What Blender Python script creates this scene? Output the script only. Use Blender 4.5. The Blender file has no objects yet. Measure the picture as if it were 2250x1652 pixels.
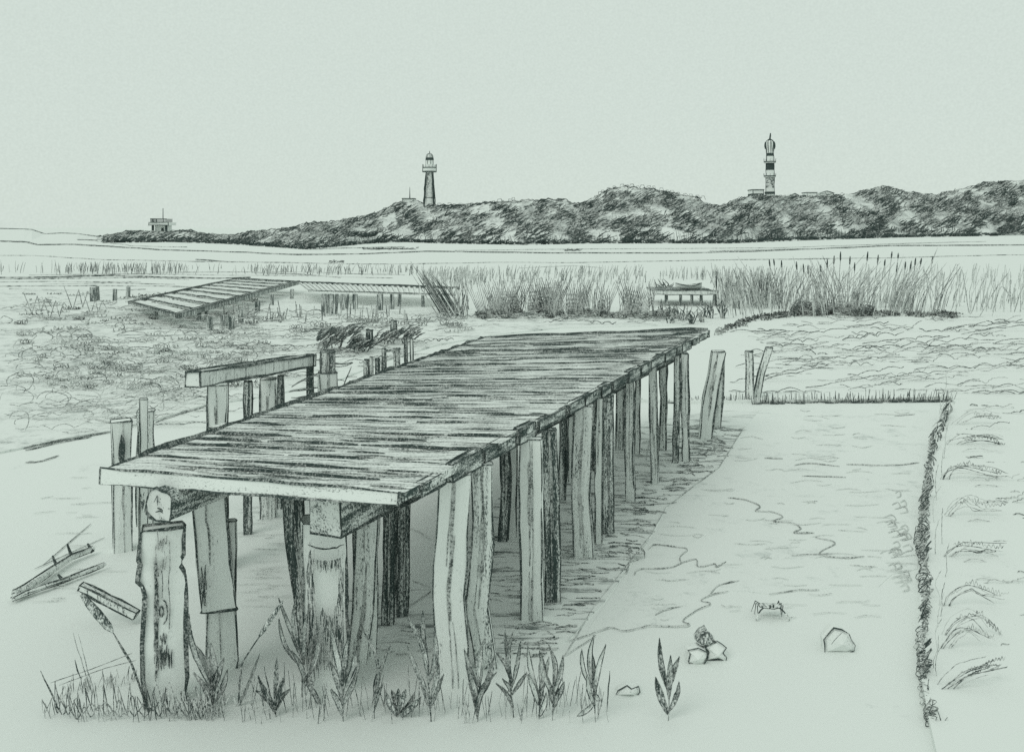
import bpy, math, random
from mathutils import Vector, noise, Matrix

# ------------------------------------------------------------------ camera, world, sun
SC = bpy.context.scene
HZ, F, CX, CAMH = 500.0, 2000.0, 1125.0, 3.0      # survey numbers: horizon row, focal length, centre column, eye height
cam_d = bpy.data.cameras.new('camera'); cam = bpy.data.objects.new('camera', cam_d)
SC.collection.objects.link(cam); SC.camera = cam
cam.location = (0, 0, CAMH); cam.rotation_euler = (math.radians(90), 0, 0)
cam_d.sensor_width = 36; cam_d.lens = 36*F/2250; cam_d.shift_y = (HZ-826)/2250
cam_d.clip_start = .1; cam_d.clip_end = 6000

world = bpy.data.worlds.new('World'); SC.world = world; world.use_nodes = True
nt = world.node_tree; bg = nt.nodes['Background']
SUN_EL, SUN_AZ = math.radians(46), math.radians(-138)         # veiled sun, left and a little behind the viewer
sky = nt.nodes.new('ShaderNodeTexSky'); sky.sky_type = 'NISHITA'; sky.sun_disc = False
sky.sun_elevation = SUN_EL; sky.sun_rotation = SUN_AZ
skm = nt.nodes.new('ShaderNodeVectorMath'); skm.operation = 'SCALE'; skm.inputs['Scale'].default_value = .08
nt.links.new(sky.outputs[0], skm.inputs[0])
tc = nt.nodes.new('ShaderNodeTexCoord')
ns = nt.nodes.new('ShaderNodeTexNoise'); ns.inputs['Scale'].default_value = 420; ns.inputs['Detail'].default_value = 4
nt.links.new(tc.outputs['Generated'], ns.inputs['Vector'])
cr = nt.nodes.new('ShaderNodeMapRange'); cr.inputs['From Min'].default_value = .25; cr.inputs['From Max'].default_value = .75
cr.inputs['To Min'].default_value = .95; cr.inputs['To Max'].default_value = 1.04
nt.links.new(ns.outputs[0], cr.inputs[0])
ov = nt.nodes.new('ShaderNodeMix'); ov.data_type = 'RGBA'; ov.inputs['Factor'].default_value = .03
ov.inputs['A'].default_value = (.645, .732, .672, 1)          # flat pale overcast
nt.links.new(skm.outputs[0], ov.inputs['B'])
sm = nt.nodes.new('ShaderNodeVectorMath'); sm.operation = 'SCALE'
nt.links.new(ov.outputs['Result'], sm.inputs[0]); nt.links.new(cr.outputs[0], sm.inputs['Scale'])
nt.links.new(sm.outputs[0], bg.inputs['Color']); bg.inputs['Strength'].default_value = 1.0

sl = bpy.data.lights.new('sun', 'SUN'); sl.energy = .6; sl.angle = math.radians(30); sl.color = (1.0, .985, .94)
so = bpy.data.objects.new('sun', sl); SC.collection.objects.link(so)
sd = Vector((math.sin(SUN_AZ)*math.cos(SUN_EL), math.cos(SUN_AZ)*math.cos(SUN_EL), math.sin(SUN_EL)))
so.rotation_euler = sd.to_track_quat('Z', 'Y').to_euler(); so.location = (0, 0, 40)
SC.view_settings.view_transform = 'Standard'; SC.view_settings.look = 'None'
SC.view_settings.exposure = 0; SC.view_settings.gamma = 1
SC.render.engine = 'CYCLES'; SC.cycles.max_bounces = 4; SC.cycles.use_denoising = False

R = random.Random(7)
def U(a, b): return R.uniform(a, b)

# ------------------------------------------------------------------ helpers
def G(x, y, z=0.0):
    D = (CAMH-z)*F/max(y-HZ, .5)
    return Vector(((x-CX)*D/F, D, z))
def S(x, y, D): return Vector(((x-CX)*D/F, D, CAMH-(y-HZ)*D/F))
def gd(y): return CAMH*F/(y-HZ)
def lerp(a, b, t): return a+(b-a)*t
def interp(tab, x):
    if x <= tab[0][0]: return tab[0][1]
    for (x0, y0), (x1, y1) in zip(tab, tab[1:]):
        if x <= x1: return y0+(y1-y0)*(x-x0)/(x1-x0)
    return tab[-1][1]

_m = {}
def pencil(name, tone, grain, streak=None, amt=0.0, patch=None, pamt=0.0, pale=.82, dark=.08, soft=.24, detail=5.0, rough=.65):
    """matt drawn surface: pale body colour with broken graphite grain; streak / patch = frequency along x, y, z in 1/m"""
    if name in _m: return _m[name]
    m = bpy.data.materials.new(name); m.use_nodes = True; t = m.node_tree; N, L = t.nodes, t.links
    b = N['Principled BSDF']; b.inputs['Roughness'].default_value = 1; b.inputs['Specular IOR Level'].default_value = 0
    g = N.new('ShaderNodeNewGeometry')
    def field(vec, det, ro, lo, hi, ou, ov_):
        mp = N.new('ShaderNodeVectorMath'); mp.operation = 'MULTIPLY'; mp.inputs[1].default_value = vec
        L.new(g.outputs['Position'], mp.inputs[0])
        n = N.new('ShaderNodeTexNoise'); n.inputs['Scale'].default_value = 1; n.inputs['Detail'].default_value = det
        n.inputs['Roughness'].default_value = ro; L.new(mp.outputs[0], n.inputs['Vector'])
        r = N.new('ShaderNodeMapRange'); r.inputs['From Min'].default_value = lo; r.inputs['From Max'].default_value = hi
        r.inputs['To Min'].default_value = ou; r.inputs['To Max'].default_value = ov_
        L.new(n.outputs[0], r.inputs[0]); return r.outputs[0]
    def add(a, c):
        q = N.new('ShaderNodeMath'); q.operation = 'ADD'; L.new(a, q.inputs[0])
        if isinstance(c, float): q.inputs[1].default_value = c
        else: L.new(c, q.inputs[1])
        return q.outputs[0]
    gv = grain if isinstance(grain, tuple) else (grain,)*3
    s = add(field(gv, detail, rough, .27, .73, 0, 1), float(tone))
    if streak: s = add(s, field(streak, 3, .6, .34, .66, -amt, amt))
    if patch: s = add(s, field(patch, 4, .6, .32, .68, -pamt, pamt))
    k = N.new('ShaderNodeMapRange'); k.interpolation_type = 'SMOOTHSTEP'
    k.inputs['From Min'].default_value = 1-soft; k.inputs['From Max'].default_value = 1+soft; L.new(s, k.inputs[0])
    mx = N.new('ShaderNodeMix'); mx.data_type = 'RGBA'; L.new(k.outputs[0], mx.inputs['Factor'])
    mx.inputs['A'].default_value = (pale*.975, pale*1.015, pale*.99, 1); mx.inputs['B'].default_value = (dark*.78, dark*1.06, dark*1.02, 1)
    L.new(mx.outputs['Result'], b.inputs['Base Color']); _m[name] = m; return m
def line(D, tone=.8):
    """graphite line material whose grain suits things about D metres away"""
    q = 2**round(math.log2(max(D, 4)))
    return pencil('graphite_%d_%d' % (q, int(tone*100)), tone*.86, 560/q, soft=.34, patch=(50/q,)*3, pamt=.24, pale=.76-.28*tone, dark=.065)

class MB:
    def __init__(s): s.v, s.f, s.m = [], [], []
    def face(s, idx, m=0): s.f.append(idx); s.m.append(m)
    def tube(s, pts, rad, m=0, n=3):
        k0 = len(s.v); P = [Vector(p) for p in pts]; c = len(P)
        if c < 2: return
        for i, p in enumerate(P):
            d = (P[min(i+1, c-1)]-P[max(i-1, 0)])
            d = d.normalized() if d.length > 1e-9 else Vector((0, 0, 1))
            a = d.cross(Vector((0, 0, 1)) if abs(d.z) < .9 else Vector((0, 1, 0))).normalized(); b = d.cross(a)
            r = rad[i] if isinstance(rad, (list, tuple)) else rad
            for j in range(n):
                w = 2*math.pi*j/n+.5
                s.v.append(p+a*(r*math.cos(w))+b*(r*math.sin(w)))
        for i in range(c-1):
            for j in range(n):
                a_, b_ = k0+i*n+j, k0+i*n+(j+1) % n
                s.face((a_, b_, b_+n, a_+n), m)
        s.face(tuple(k0+j for j in range(n))[::-1], m); s.face(tuple(k0+(c-1)*n+j for j in range(n)), m)
    def curve(s, pts, r, m=0, wob=.3, n=3, sub=6):
        P = [Vector(p) for p in pts]; out = []
        for i in range(len(P)-1):
            a, b, c, d = P[max(i-1, 0)], P[i], P[i+1], P[min(i+2, len(P)-1)]
            for k in range(sub):
                t = k/sub; out.append(.5*((2*b)+(c-a)*t+(2*a-5*b+4*c-d)*t*t+(3*b-a-3*c+d)*t**3))
        s.stroke(out+[P[-1]], r, m, wob, step=99, n=n)
    def stroke(s, pts, r, m=0, wob=.5, step=None, taper=True, n=3):
        """hand drawn line: resampled, wobbling, with changing pressure"""
        P = [Vector(p) for p in pts]; out = []
        L = sum((b-a).length for a, b in zip(P, P[1:])); step = step or max(r*7, L/60)
        for a, b in zip(P, P[1:]):
            k = max(1, int((b-a).length/step))
            for i in range(k): out.append(a.lerp(b, i/k))
        out.append(P[-1]); c = len(out); sd_ = U(0, 99); rr = []
        for i, p in enumerate(out):
            q = Vector((i*.7+sd_, sd_, 0)); out[i] = p+Vector((noise.noise(q), noise.noise(q+Vector((9, 9, 9))), noise.noise(q+Vector((0, 5, 3)))))*r*2*wob
            e = min(1, .45+min(i, c-1-i)*.35) if taper else 1
            rr.append(r*e*(1+.5*noise.noise(Vector((i*.45, sd_, 4)))))
        s.tube(out, rr, m, n)
    def prism(s, P0, P1, w, h, m=0, e=1, er=.008, wob=.03, seg=8, up=None, taper=1.0, caps=True, edges=(0, 1, 2, 3), ends=True, capm=None):
        """squared timber from P0 to P1: slightly wavy faces, dark worn corner ridges"""
        P0, P1 = Vector(P0), Vector(P1); d = (P1-P0).normalized()
        up = Vector(up) if up else (Vector((0, 0, 1)) if abs(d.z) < .8 else Vector((0, 1, 0)))
        a = d.cross(up).normalized(); b = a.cross(d).normalized(); k0 = len(s.v); sd_ = U(0, 99); rings = []
        for i in range(seg+1):
            t = i/seg; c = P0.lerp(P1, t); f = lerp(1, taper, t); ring = []
            for j, (u, v) in enumerate(((-1, -1), (1, -1), (1, 1), (-1, 1))):
                q = noise.noise_vector(Vector((t*seg*.5+sd_, j*3.7, 0)))*wob*w
                ring.append(c+a*(u*w/2*f)+b*(v*h/2*f)+q-d*q.dot(d)*(0 if i in (0, seg) else 1))
            rings.append(ring); s.v += ring
        for i in range(seg):
            for j in range(4):
                x, y = k0+i*4+j, k0+i*4+(j+1) % 4
                s.face((x, y, y+4, x+4), m)
        s.face((k0+3, k0+2, k0+1, k0), m if capm is None else capm); q = k0+seg*4; s.face((q, q+1, q+2, q+3), m if capm is None else capm)
        if e is not None:
            for j in edges: s.stroke([r[j] for r in rings], er, e, .4, step=1e9)
            if ends:
                for r in (rings[0], rings[-1]): s.stroke(r+[r[0]], er*.9, e, .3, step=1e9)
    def loft(s, c, prof, m=0, n=20, lean=0.0):
        """turned body: prof = [(z, r, material)], centred on c"""
        k0 = len(s.v); c = Vector(c)
        for z, r, mm in prof:
            for j in range(n):
                w = 2*math.pi*j/n; s.v.append(c+Vector((r*math.cos(w)+lean*z, r*math.sin(w), z)))
        for i in range(len(prof)-1):
            for j in range(n):
                a, b = k0+i*n+j, k0+i*n+(j+1) % n; s.face((a, b, b+n, a+n), prof[i][2])
        s.face(tuple(k0+j for j in range(n))[::-1], m); s.face(tuple(k0+(len(prof)-1)*n+j for j in range(n)), prof[-1][2])
    def box(s, x0, x1, y0, y1, z0, z1, m=0):
        k = len(s.v); s.v += [Vector(p) for p in ((x0,y0,z0),(x1,y0,z0),(x1,y1,z0),(x0,y1,z0),(x0,y0,z1),(x1,y0,z1),(x1,y1,z1),(x0,y1,z1))]
        for q in ((3,2,1,0),(4,5,6,7),(0,1,5,4),(1,2,6,5),(2,3,7,6),(3,0,4,7)): s.face(tuple(k+i for i in q), m)
    def build(s, name, mats, parent=None, origin=None, smooth=False):
        o0 = Vector(parent.location) if parent else Vector(origin or (0, 0, 0))
        if parent and parent.parent: o0 = parent.matrix_basis.translation+parent.parent.location
        me = bpy.data.meshes.new(name); me.from_pydata([v-o0 for v in s.v], [], s.f)
        for m in (mats if isinstance(mats, (list, tuple)) else [mats]): me.materials.append(m)
        me.polygons.foreach_set('material_index', s.m)
        if smooth: me.polygons.foreach_set('use_smooth', [True]*len(s.f))
        me.update(); o = bpy.data.objects.new(name, me); SC.collection.objects.link(o)
        if parent: o.parent = parent
        else: o.location = o0
        return o
def tag(o, label=None, cat=None, group=None, kind=None):
    for k, v in (('label', label), ('category', cat), ('group', group), ('kind', kind)):
        if v: o[k] = v
    return o
def thing(name, label, cat, loc, group=None):
    o = bpy.data.objects.new(name, None); SC.collection.objects.link(o); o.location = loc
    return tag(o, label, cat, group)

# ------------------------------------------------------------------ materials
M_MUD = pencil('mud', .02, (1.1, 1.1, 1.1), streak=(.25, .5, 1), amt=.16, patch=(.06, .06, .06), pamt=.05, detail=11, rough=.86, soft=.3, dark=.16)
M_POOL = pencil('pool_water', .12, (2.2, 2.2, 1), streak=(.5, 1.1, 1), amt=.10, detail=10, rough=.86, soft=.34, dark=.2)
M_SHADE_MUD = pencil('shadow_hatched_mud', .22, (2.5, 9, 1), streak=(1.5, 9, 1), amt=.26, detail=8, rough=.8, soft=.3, dark=.09)  # darker streaked tone paints the jetty's shadow into the mud colour
M_MARSH = pencil('marsh_turf', .25, (2.2, 2.2, 1.6), streak=(.5, .9, 1), amt=.1, patch=(.12, .12, .12), pamt=.10, detail=10, rough=.85, soft=.3, dark=.12)
M_DUNE = pencil('dune_turf', .34, (2.2, 2.2, 2.8), streak=(.16, .05, .3), amt=.26, patch=(.03, .02, .05), pamt=.10, detail=5, rough=.8, soft=.4, dark=.08)
M_FARHILL = pencil('far_hill_sand', .0, 1.0, dark=.2)
M_DECK = pencil('deck_boards', .34, (60, 120, 90), streak=(2.4, 30, 6), amt=.34, patch=(.8, 2.2, 1), pamt=.14, soft=.4, dark=.07)
M_WL = pencil('bleached_timber', .03, (120, 120, 40), streak=(34, 34, 3), amt=.2, soft=.25, pale=.86)
M_WM = pencil('weathered_timber', .26, (120, 120, 45), streak=(34, 34, 2.4), amt=.27, soft=.25, pale=.85)
M_WD = pencil('wet_dark_timber', .60, (110, 110, 45), streak=(24, 24, 1.5), amt=.34, soft=.3)
M_BEAM = pencil('stringer_timber', .60, (90, 90, 90), streak=(3, 3, 22), amt=.25, soft=.3)
M_FAS = pencil('fascia_timber', .16, (60, 60, 120), streak=(2, 2, 18), amt=.2, soft=.25, pale=.86)
M_STONE = pencil('stone', .06, (60, 60, 60), streak=(8, 8, 8), amt=.15, soft=.25, pale=.84)
M_LEAF = pencil('leaf', .42, (130, 130, 90), streak=(22, 22, 6), amt=.2, soft=.45)
M_LEAFD = pencil('dark_leaf', .56, (110, 110, 60), streak=(22, 22, 6), amt=.25, soft=.3)
M_LEAFL = pencil('pale_leaf', .16, (110, 110, 60), streak=(22, 22, 6), amt=.28, soft=.3)
M_WHITE = pencil('whitewash', .02, (3, 3, 3), soft=.2, pale=.86, streak=(1, 1, .3), amt=.1)
M_GREYT = pencil('grey_render', .30, (3.4, 3.4, 2.2), soft=.3, streak=(1.2, 1.2, .4), amt=.2)
M_BLACK = pencil('black_paint', .85, (3, 3, 3), soft=.3)

# ------------------------------------------------------------------ setting: ground and water
b = MB()
b.v += [Vector(p) for p in ((-4000, -30, 0), (4000, -30, 0), (4000, 5500, 0), (-4000, 5500, 0))]; b.face((0, 1, 2, 3))
tag(b.build('ground', M_MUD), kind='structure')

def sheet(name, pts, z, mat, dz=None):
    """flat bed of ground over an outline given by survey rows/columns, edge skirted down to the mud"""
    m = MB(); P = [G(x, y, 0) for x, y in pts]; n = len(P)
    m.v += [p+Vector((0, 0, z)) for p in P]; m.face(tuple(range(n)))
    m.v += [p+Vector((0, 0, -.02)) for p in P]
    for i in range(n): m.face((i, n+i, n+(i+1) % n, (i+1) % n))
    return tag(m.build(name, mat), kind='structure')
LEFT_MARSH = [(-40, 1005), (60, 985), (150, 965), (245, 950), (340, 925), (450, 893), (600, 870), (750, 835), (860, 790), (960, 760), (1080, 738), (1230, 722), (1500, 715), (1560, 700),
              (1440, 690), (1150, 694), (1010, 690), (880, 655), (660, 650), (520, 648), (300, 640), (-40, 636)]
sheet('salt_marsh', LEFT_MARSH, .03, M_MARSH)
RIGHT_MARSH = [(1390, 884), (1560, 888), (1660, 886), (1800, 884), (1950, 882), (2085, 876), (2100, 890), (2075, 935), (2052, 985), (2040, 1060), (2030, 1130), (2024, 1250), (2018, 1400), (2024, 1500), (2040, 1590), (2060, 1680),
               (2330, 1680), (2330, 1100), (2330, 800), (2330, 690), (2000, 686), (1760, 690), (1640, 700), (1560, 735), (1480, 800)]
sheet('salt_marsh', RIGHT_MARSH, .05, M_MARSH if False else pencil('bank_turf', .02, (1.6, 1.6, 1.6), streak=(.5, .9, 1), amt=.14, detail=10, rough=.85, soft=.3, dark=.15))
POOL = [(1668, 902), (1800, 893), (1950, 891), (2078, 888), (2068, 935), (2045, 985), (2032, 1060), (2022, 1130), (2016, 1250), (1960, 1262), (1930, 1290), (1860, 1284), (1800, 1296), (1750, 1297), (1690, 1306), (1640, 1300), (1600, 1299), (1566, 1306), (1545, 1318), (1562, 1326), (1530, 1342), (1502, 1362), (1514, 1371), (1470, 1377), (1430, 1374), (1400, 1380), (1370, 1386), (1340, 1379), (1290, 1392), (1300, 1372), (1330, 1330),
        (1430, 1180), (1465, 1115), (1530, 1063), (1579, 1027), (1637, 940)]
sheet('pool', POOL, .004, M_POOL)
SHADE_ZONE = [(640, 1330), (900, 1290), (1020, 1200), (1100, 1090), (1240, 1000), (1400, 930), (1560, 905), (1668, 902), (1637, 940), (1579, 1027), (1530, 1063), (1465, 1115), (1430, 1180), (1330, 1320), (1245, 1410), (1150, 1440), (900, 1440)]
sheet('shaded_mudflat', SHADE_ZONE, .009, M_SHADE_MUD)  # darker sheet outlined to the jetty's shadow

# ------------------------------------------------------------------ dunes
CREST = [(-80, 505), (212, 522), (248, 517), (290, 508), (354, 510), (404, 508), (460, 517), (513, 519), (549, 511), (637, 503), (680, 491), (708, 492), (744, 486), (797, 477), (823, 471), (859, 453), (883, 444), (919, 444), (936, 450), (972, 454),
         (1025, 452), (1121, 444), (1184, 441), (1244, 440), (1254, 449), (1276, 449), (1305, 435), (1333, 419), (1368, 412), (1432, 417), (1488, 428), (1536, 437), (1548, 450), (1588, 455), (1612, 440), (1651, 431), (1701, 434), (1754, 434),
         (1843, 431), (1885, 424), (1928, 412), (1956, 414), (1998, 426), (2055, 430), (2108, 417), (2168, 403), (2330, 392)]
FOOT = [(212, 533), (372, 531), (496, 535), (602, 542), (673, 547), (744, 540), (795, 535), (883, 531), (972, 534), (1149, 537), (1291, 534), (1595, 534), (1772, 527), (1984, 521), (2186, 518), (2330, 517)]
def dune_pt(x, v):
    yf, yc = interp(FOOT, x), interp(CREST, x); D0 = gd(yf); D = D0*(1+.30*v)
    y = lerp(yf, yc, v**.8)
    amp = math.sin(math.pi*v)
    y += 6*amp*noise.noise(Vector((x*.018, v*2.5, 3)))+2.5*amp*noise.noise(Vector((x*.07, v*7, 8)))
    return S(x, y, D)
b = MB(); nx, nv = 420, 14
for i in range(nx+1):
    x = lerp(214, 2330, i/nx)
    for j in range(nv+1):
        p = dune_pt(x, j/nv)
        if j == 0: p.z = -.3
        if j == nv: p.z += .5*noise.noise(Vector((x*.11, 0, 0)))
        b.v.append(p)
    p = dune_pt(x, 1); b.v.append(Vector((p.x*1.25, p.y*1.3, -.5)))
w = nv+2
for i in range(nx):
    for j in range(w-1): b.face((i*w+j, (i+1)*w+j, (i+1)*w+j+1, i*w+j+1))
tag(b.build('dunes', M_DUNE, smooth=True), kind='structure')

b = MB(); far = [(-300, 506), (0, 503), (53, 504), (70, 506), (99, 515), (135, 513), (170, 514), (212, 521), (260, 524)]      # far sandy hill on the left, 900 m out
for x, y in far:
    b.v += [S(x, y, 900), S(x, HZ, 900)*1.0, S(x, HZ, 1100)]
far = [(x, min(y, 499.5)-0 if False else y) for x, y in far]
b = MB()
for x, y in far:
    D = 250; b.v += [S(x, 528, gd(528)), S(x, y, D), Vector((S(x, y, D+60).x, D+60, -.5))]
for i in range(len(far)-1):
    for j in range(2): b.face((i*3+j, i*3+3+j, i*3+4+j, i*3+1+j))
b.stroke([S(x, y-.5, 250) for x, y in far], .16, 1, .8, step=3)
tag(b.build('far_hill', [M_FARHILL, line(256, .75)]), kind='structure')

def scrub(name, label, fn, mats, cat='scrub'):
    m = MB(); fn(m); return tag(m.build(name, mats), label, None, None, 'stuff')

def dune_scrub(m):
    for x0 in range(13000):
        x = U(222, 2250); v = R.random()**1.15
        yf, yc = interp(FOOT, x), interp(CREST, x)
        if R.random() > (yf-yc)/125+.12: continue
        q = noise.noise(Vector((x*.022+v*1.6, v*4.5-x*.004, 1)))+.55*noise.noise(Vector((x*.07, v*9, 4)))
        if q < -.46+.40*v+(.45 if v < .2 and x > 420 else 0): continue
        p = dune_pt(x, v); D = p.y; ln = U(10, 26)*D/F; an = U(.25, .75) if R.random() < .85 else U(-.4, 1.4)
        d = Vector((math.cos(an), U(-.1, .3), math.sin(an)*.8)); r = U(.8, 1.9)*D/F
        p = p+Vector((0, -r, r*.3))
        mi = 0 if q > .18 or v < .22 else (1 if R.random() < .6 else 2)
        c = U(-.18, .18)*ln; e = p+d*ln
        if e.z > dune_pt(min(x+15, 2320), 1).z+.3: e.z = dune_pt(min(x+15, 2320), 1).z+.2
        m.tube([p, p.lerp(e, .5)+Vector((0, 0, c)), e], [r*.6, r, r*.5], mi)
scrub('dune_scrub', 'dense dark scrub hatching the slopes of the dunes', dune_scrub, [line(256, .9), line(256, .7), line(256, .5)])

def crest_grass(m):
    x = 212
    while x < 2300:       # rough skyline of marram tufts
        x2 = x+U(18, 60); pts = []
        k = x
        while k < x2: pts.append(dune_pt(k, 1)+Vector((0, 0, U(-.05, .35)))); k += U(3, 7)
        if len(pts) > 1: m.stroke(pts, U(.10, .2), 0, .5, step=2)
        x = x2-U(0, 12)
    for a, c in ((1305, 1545), (1700, 1850), (960, 1130)):
        k = a
        while k < c:
            p = dune_pt(k, 1); h = U(.4, .95); wd = U(.7, 1.5)
            m.stroke([p, p+Vector((wd*.15, 0, h)), p+Vector((wd*.7, 0, h*1.05)), p+Vector((wd, 0, .1))], .11, 0, .5, step=1)
            k += U(7, 17)
scrub('marram_grass', 'ragged marram grass along the dune skyline', crest_grass, [line(256, .7)])

def wood(m):
    x = 300
    while x < 2200:
        yf = interp(FOOT, x)-1; D = gd(yf)*.97; h = U(11, 21) if x > 640 else U(3, 7)
        if 1350 < x: h *= 1.15
        q = noise.noise(Vector((x*.013, 5, 5)))
        base = S(x, yf+U(-2, 2), D); top = base+Vector((U(-.6, .6), 0, h*D/F)); r = U(.8, 1.35)*D/F
        m.stroke([base, top], r, 0 if q > -.2 else 1, .5, step=1)
        x += U(3.5, 6.5)
    for k in range(1500):                                  # dark undergrowth at the foot
        x = U(225, 2190); yf = interp(FOOT, x); D = gd(yf)*.965
        p = S(x, yf-U(-1, 5 if x > 400 else 3), D); r = U(1.0, 2.4)*D/F
        m.tube([p, p+Vector((U(4, 14)*D/F, 0, U(-.4, .5)))], [r, r*.7], 0)
scrub('shore_wood', 'low dark wood along the foot of the dunes', wood, [line(256, 1.0), line(256, .75)])

# ------------------------------------------------------------------ tide lines, flats
def tidelines(m):
    T = [([(-60, 530), (60, 533), (81, 539), (159, 538), (248, 543), (354, 550), (531, 556), (655, 561), (797, 559), (936, 554), (1220, 557), (1521, 557), (1701, 552), (1949, 541), (2186, 540), (2300, 539)], 2.0, 0),
         ([(-60, 522), (58, 524), (130, 526), (212, 529), (250, 532)], 1.5, 0),
         ([(230, 534), (300, 541), (420, 544)], 1.2, 1),
         ([(-60, 612), (53, 611), (150, 609), (248, 607), (354, 610), (480, 612), (560, 610)], 2.4, 0), ([(-60, 616), (53, 614), (180, 613), (300, 611), (430, 616)], 2.2, 1),
         ([(-60, 631), (53, 630), (200, 629), (336, 630), (430, 633)], 2.0, 1), ([(90, 626), (250, 622), (400, 626)], 1.4, 1),
         ([(-60, 562), (78, 563), (227, 572), (354, 574), (531, 577), (797, 581), (922, 581), (1078, 577), (1255, 578), (1453, 575), (1701, 571), (1949, 568), (2182, 561), (2290, 560)], 1.5, 1),
         ([(430, 571), (520, 578)], 1.6, 0), ([(-40, 622), (120, 619), (330, 620)], 1.6, 1), ([(60, 606), (300, 603), (560, 606), (900, 612)], 1.4, 1), ([(330, 600), (620, 598), (920, 606)], 1.2, 1), ([(20, 636), (200, 640), (330, 637)], 1.6, 1), ([(560, 600), (660, 604), (760, 612)], 1.5, 1), ([(800, 548), (870, 547), (915, 549)], 2.2, 0), ([(1240, 551), (1275, 551)], 2.2, 0), ([(680, 549), (760, 546), (900, 543)], 1.4, 1),
         ([(1000, 551), (1300, 548), (1700, 546), (2000, 536), (2180, 531)], 1.1, 1), ([(1560, 553), (1720, 549), (1900, 545)], 1.6, 1), ([(1140, 590), (1260, 584), (1330, 590)], 1.0, 1)]
    for pts, w_, mi in T:
        for k in range(2):
            P = [G(x, y+U(-.6, .6)) for x, y in pts]; D = P[len(P)//2].y
            Q = []
            for a, c in zip(P, P[1:]):
                for i in range(10):
                    q = a.lerp(c, i/10); Q.append(q+Vector((0, noise.noise(q*.2)*D*.012, w_*.3*q.y/F)))
            rr = [w_*q.y/F*.8*(1+.5*noise.noise(q*.5)) for q in Q]
            m.tube(Q, rr, mi)
tl = MB(); tidelines(tl)
tag(tl.build('shoreline', [line(128, .68), line(128, .42)]), kind='structure')

def reedlist(x0, x1, n, base, top, lean=(0, 0), wpx=(.65, 1.35), mi=(0, 1), curve=0.0, dens=None):
    def fn(m):
        for k in range(n):
            x = U(x0, x1)
            if dens and noise.noise(Vector((x*dens, base[0]*.1, 0))) < U(-.5, .3): continue
            yb = U(*base); D = gd(yb); h = (yb-U(*top))*D/F; l = U(*lean)*h
            p = G(x, yb); r = U(*wpx)*D/F
            m.tube([p, p+Vector((l*.35, U(-.1, .1)*h, h*.5)), p+Vector((l*(1+curve), U(-.1, .1)*h, h))], [r, r, r*.5], R.choice(mi))
    return fn
def reeds_mid(m):
    reedlist(-30, 140, 20, (594, 604), (570, 584), (-.2, .3), mi=(0, 1), wpx=(.5, .9))(m); reedlist(140, 400, 120, (594, 604), (574, 582), (-.2, .3), mi=(0,), wpx=(.5, .9))(m)
    reedlist(120, 900, 150, (590, 604), (576, 590), (-.4, .5), mi=(1, 2))(m)
    reedlist(560, 920, 90, (596, 606), (580, 590), (-.3, .4), mi=(1, 0))(m)
    reedlist(930, 1420, 250, (600, 625), (580, 602), (-.1, .45), mi=(1, 2))(m)
    reedlist(1000, 1440, 340, (676, 700), (612, 655), (-.25, .35), mi=(1, 2, 1, 0), dens=.03)(m)
    for k in range(22):                                     # fans
        cx = U(1040, 1430); yb = U(686, 700); D = gd(yb); sgn = R.choice((-1, 1))
        for j in range(11):
            p = G(cx+j*2.4*sgn, yb); h = U(50, 82)*D/F
            r = U(.9, 1.5)*D/F; m.tube([p, p+Vector((sgn*(.1+.035*j)*h, 0, h))], [r, r*.4], R.choice((0, 1, 1)))
    reedlist(1580, 1720, 190, (650, 680), (585, 625), (-.35, .3), mi=(1, 2, 0))(m)
    reedlist(1450, 1580, 60, (604, 618), (584, 600), (-.2, .3), mi=(1, 2))(m)
    reedlist(930, 1060, 90, (600, 650), (584, 606), (-.2, .3), mi=(1, 2))(m); reedlist(1560, 2270, 330, (660, 690), (590, 650), (-.1, .4), mi=(2, 1, 2), dens=.02)(m); reedlist(1560, 2260, 190, (600, 640), (578, 604), (-.1, .3), mi=(2,))(m)
    for cx, n, spread, l in ((1610, 14, 60, -.25), (1655, 22, 50, -.35), (1745, 22, 60, .45), (1790, 26, 60, -.2), (1835, 26, 50, -.30), (1855, 26, 60, .45), (1900, 22, 50, .5), (1990, 34, 60, .5), (1970, 24, 40, .4), (2050, 10, 60, .45)):
        for j in range(n):
            yb = U(672, 702); D = gd(yb); p = G(cx+U(-spread, spread)*.5, yb); h = U(50, 115)*D/F; r = U(.5, 1.2)*D/F
            m.tube([p, p+Vector((l*U(.3, .6)*h*.6, 0, h*.5)), p+Vector((l*U(.7, 1.3)*h, 0, h))], [r, r, r*.4], R.choice((0, 1, 1, 2)))
tag((lambda m: (reeds_mid(m), m.build('reed_bed', [line(32, .66), line(32, .46), line(32, .3)]))[1])(MB()), 'thin upright reeds standing across the middle of the marsh', kind='stuff')
def darkreeds(m):
    for j in range(46):
        t = R.random(); x = 965+46*t+U(-6, 8); yb = 690+U(-10, 8); D = gd(yb); p = G(x, yb); h = U(60, 112)*D/F*(1-.2*t); r = U(.8, 1.6)*D/F
        m.tube([p, p+Vector((-.3*h, 0, .5*h)), p+Vector((-.62*h, 0, h))], [r*1.4, r, r*.4], 0 if h < 1.4 else 1)
tag((lambda m: (darkreeds(m), m.build('leaning_reed_clump', [line(32, .85), line(32, .5)]))[1])(MB()), 'dark bundle of reeds leaning left at the near end of the low boardwalk', 'reed clump')

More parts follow.
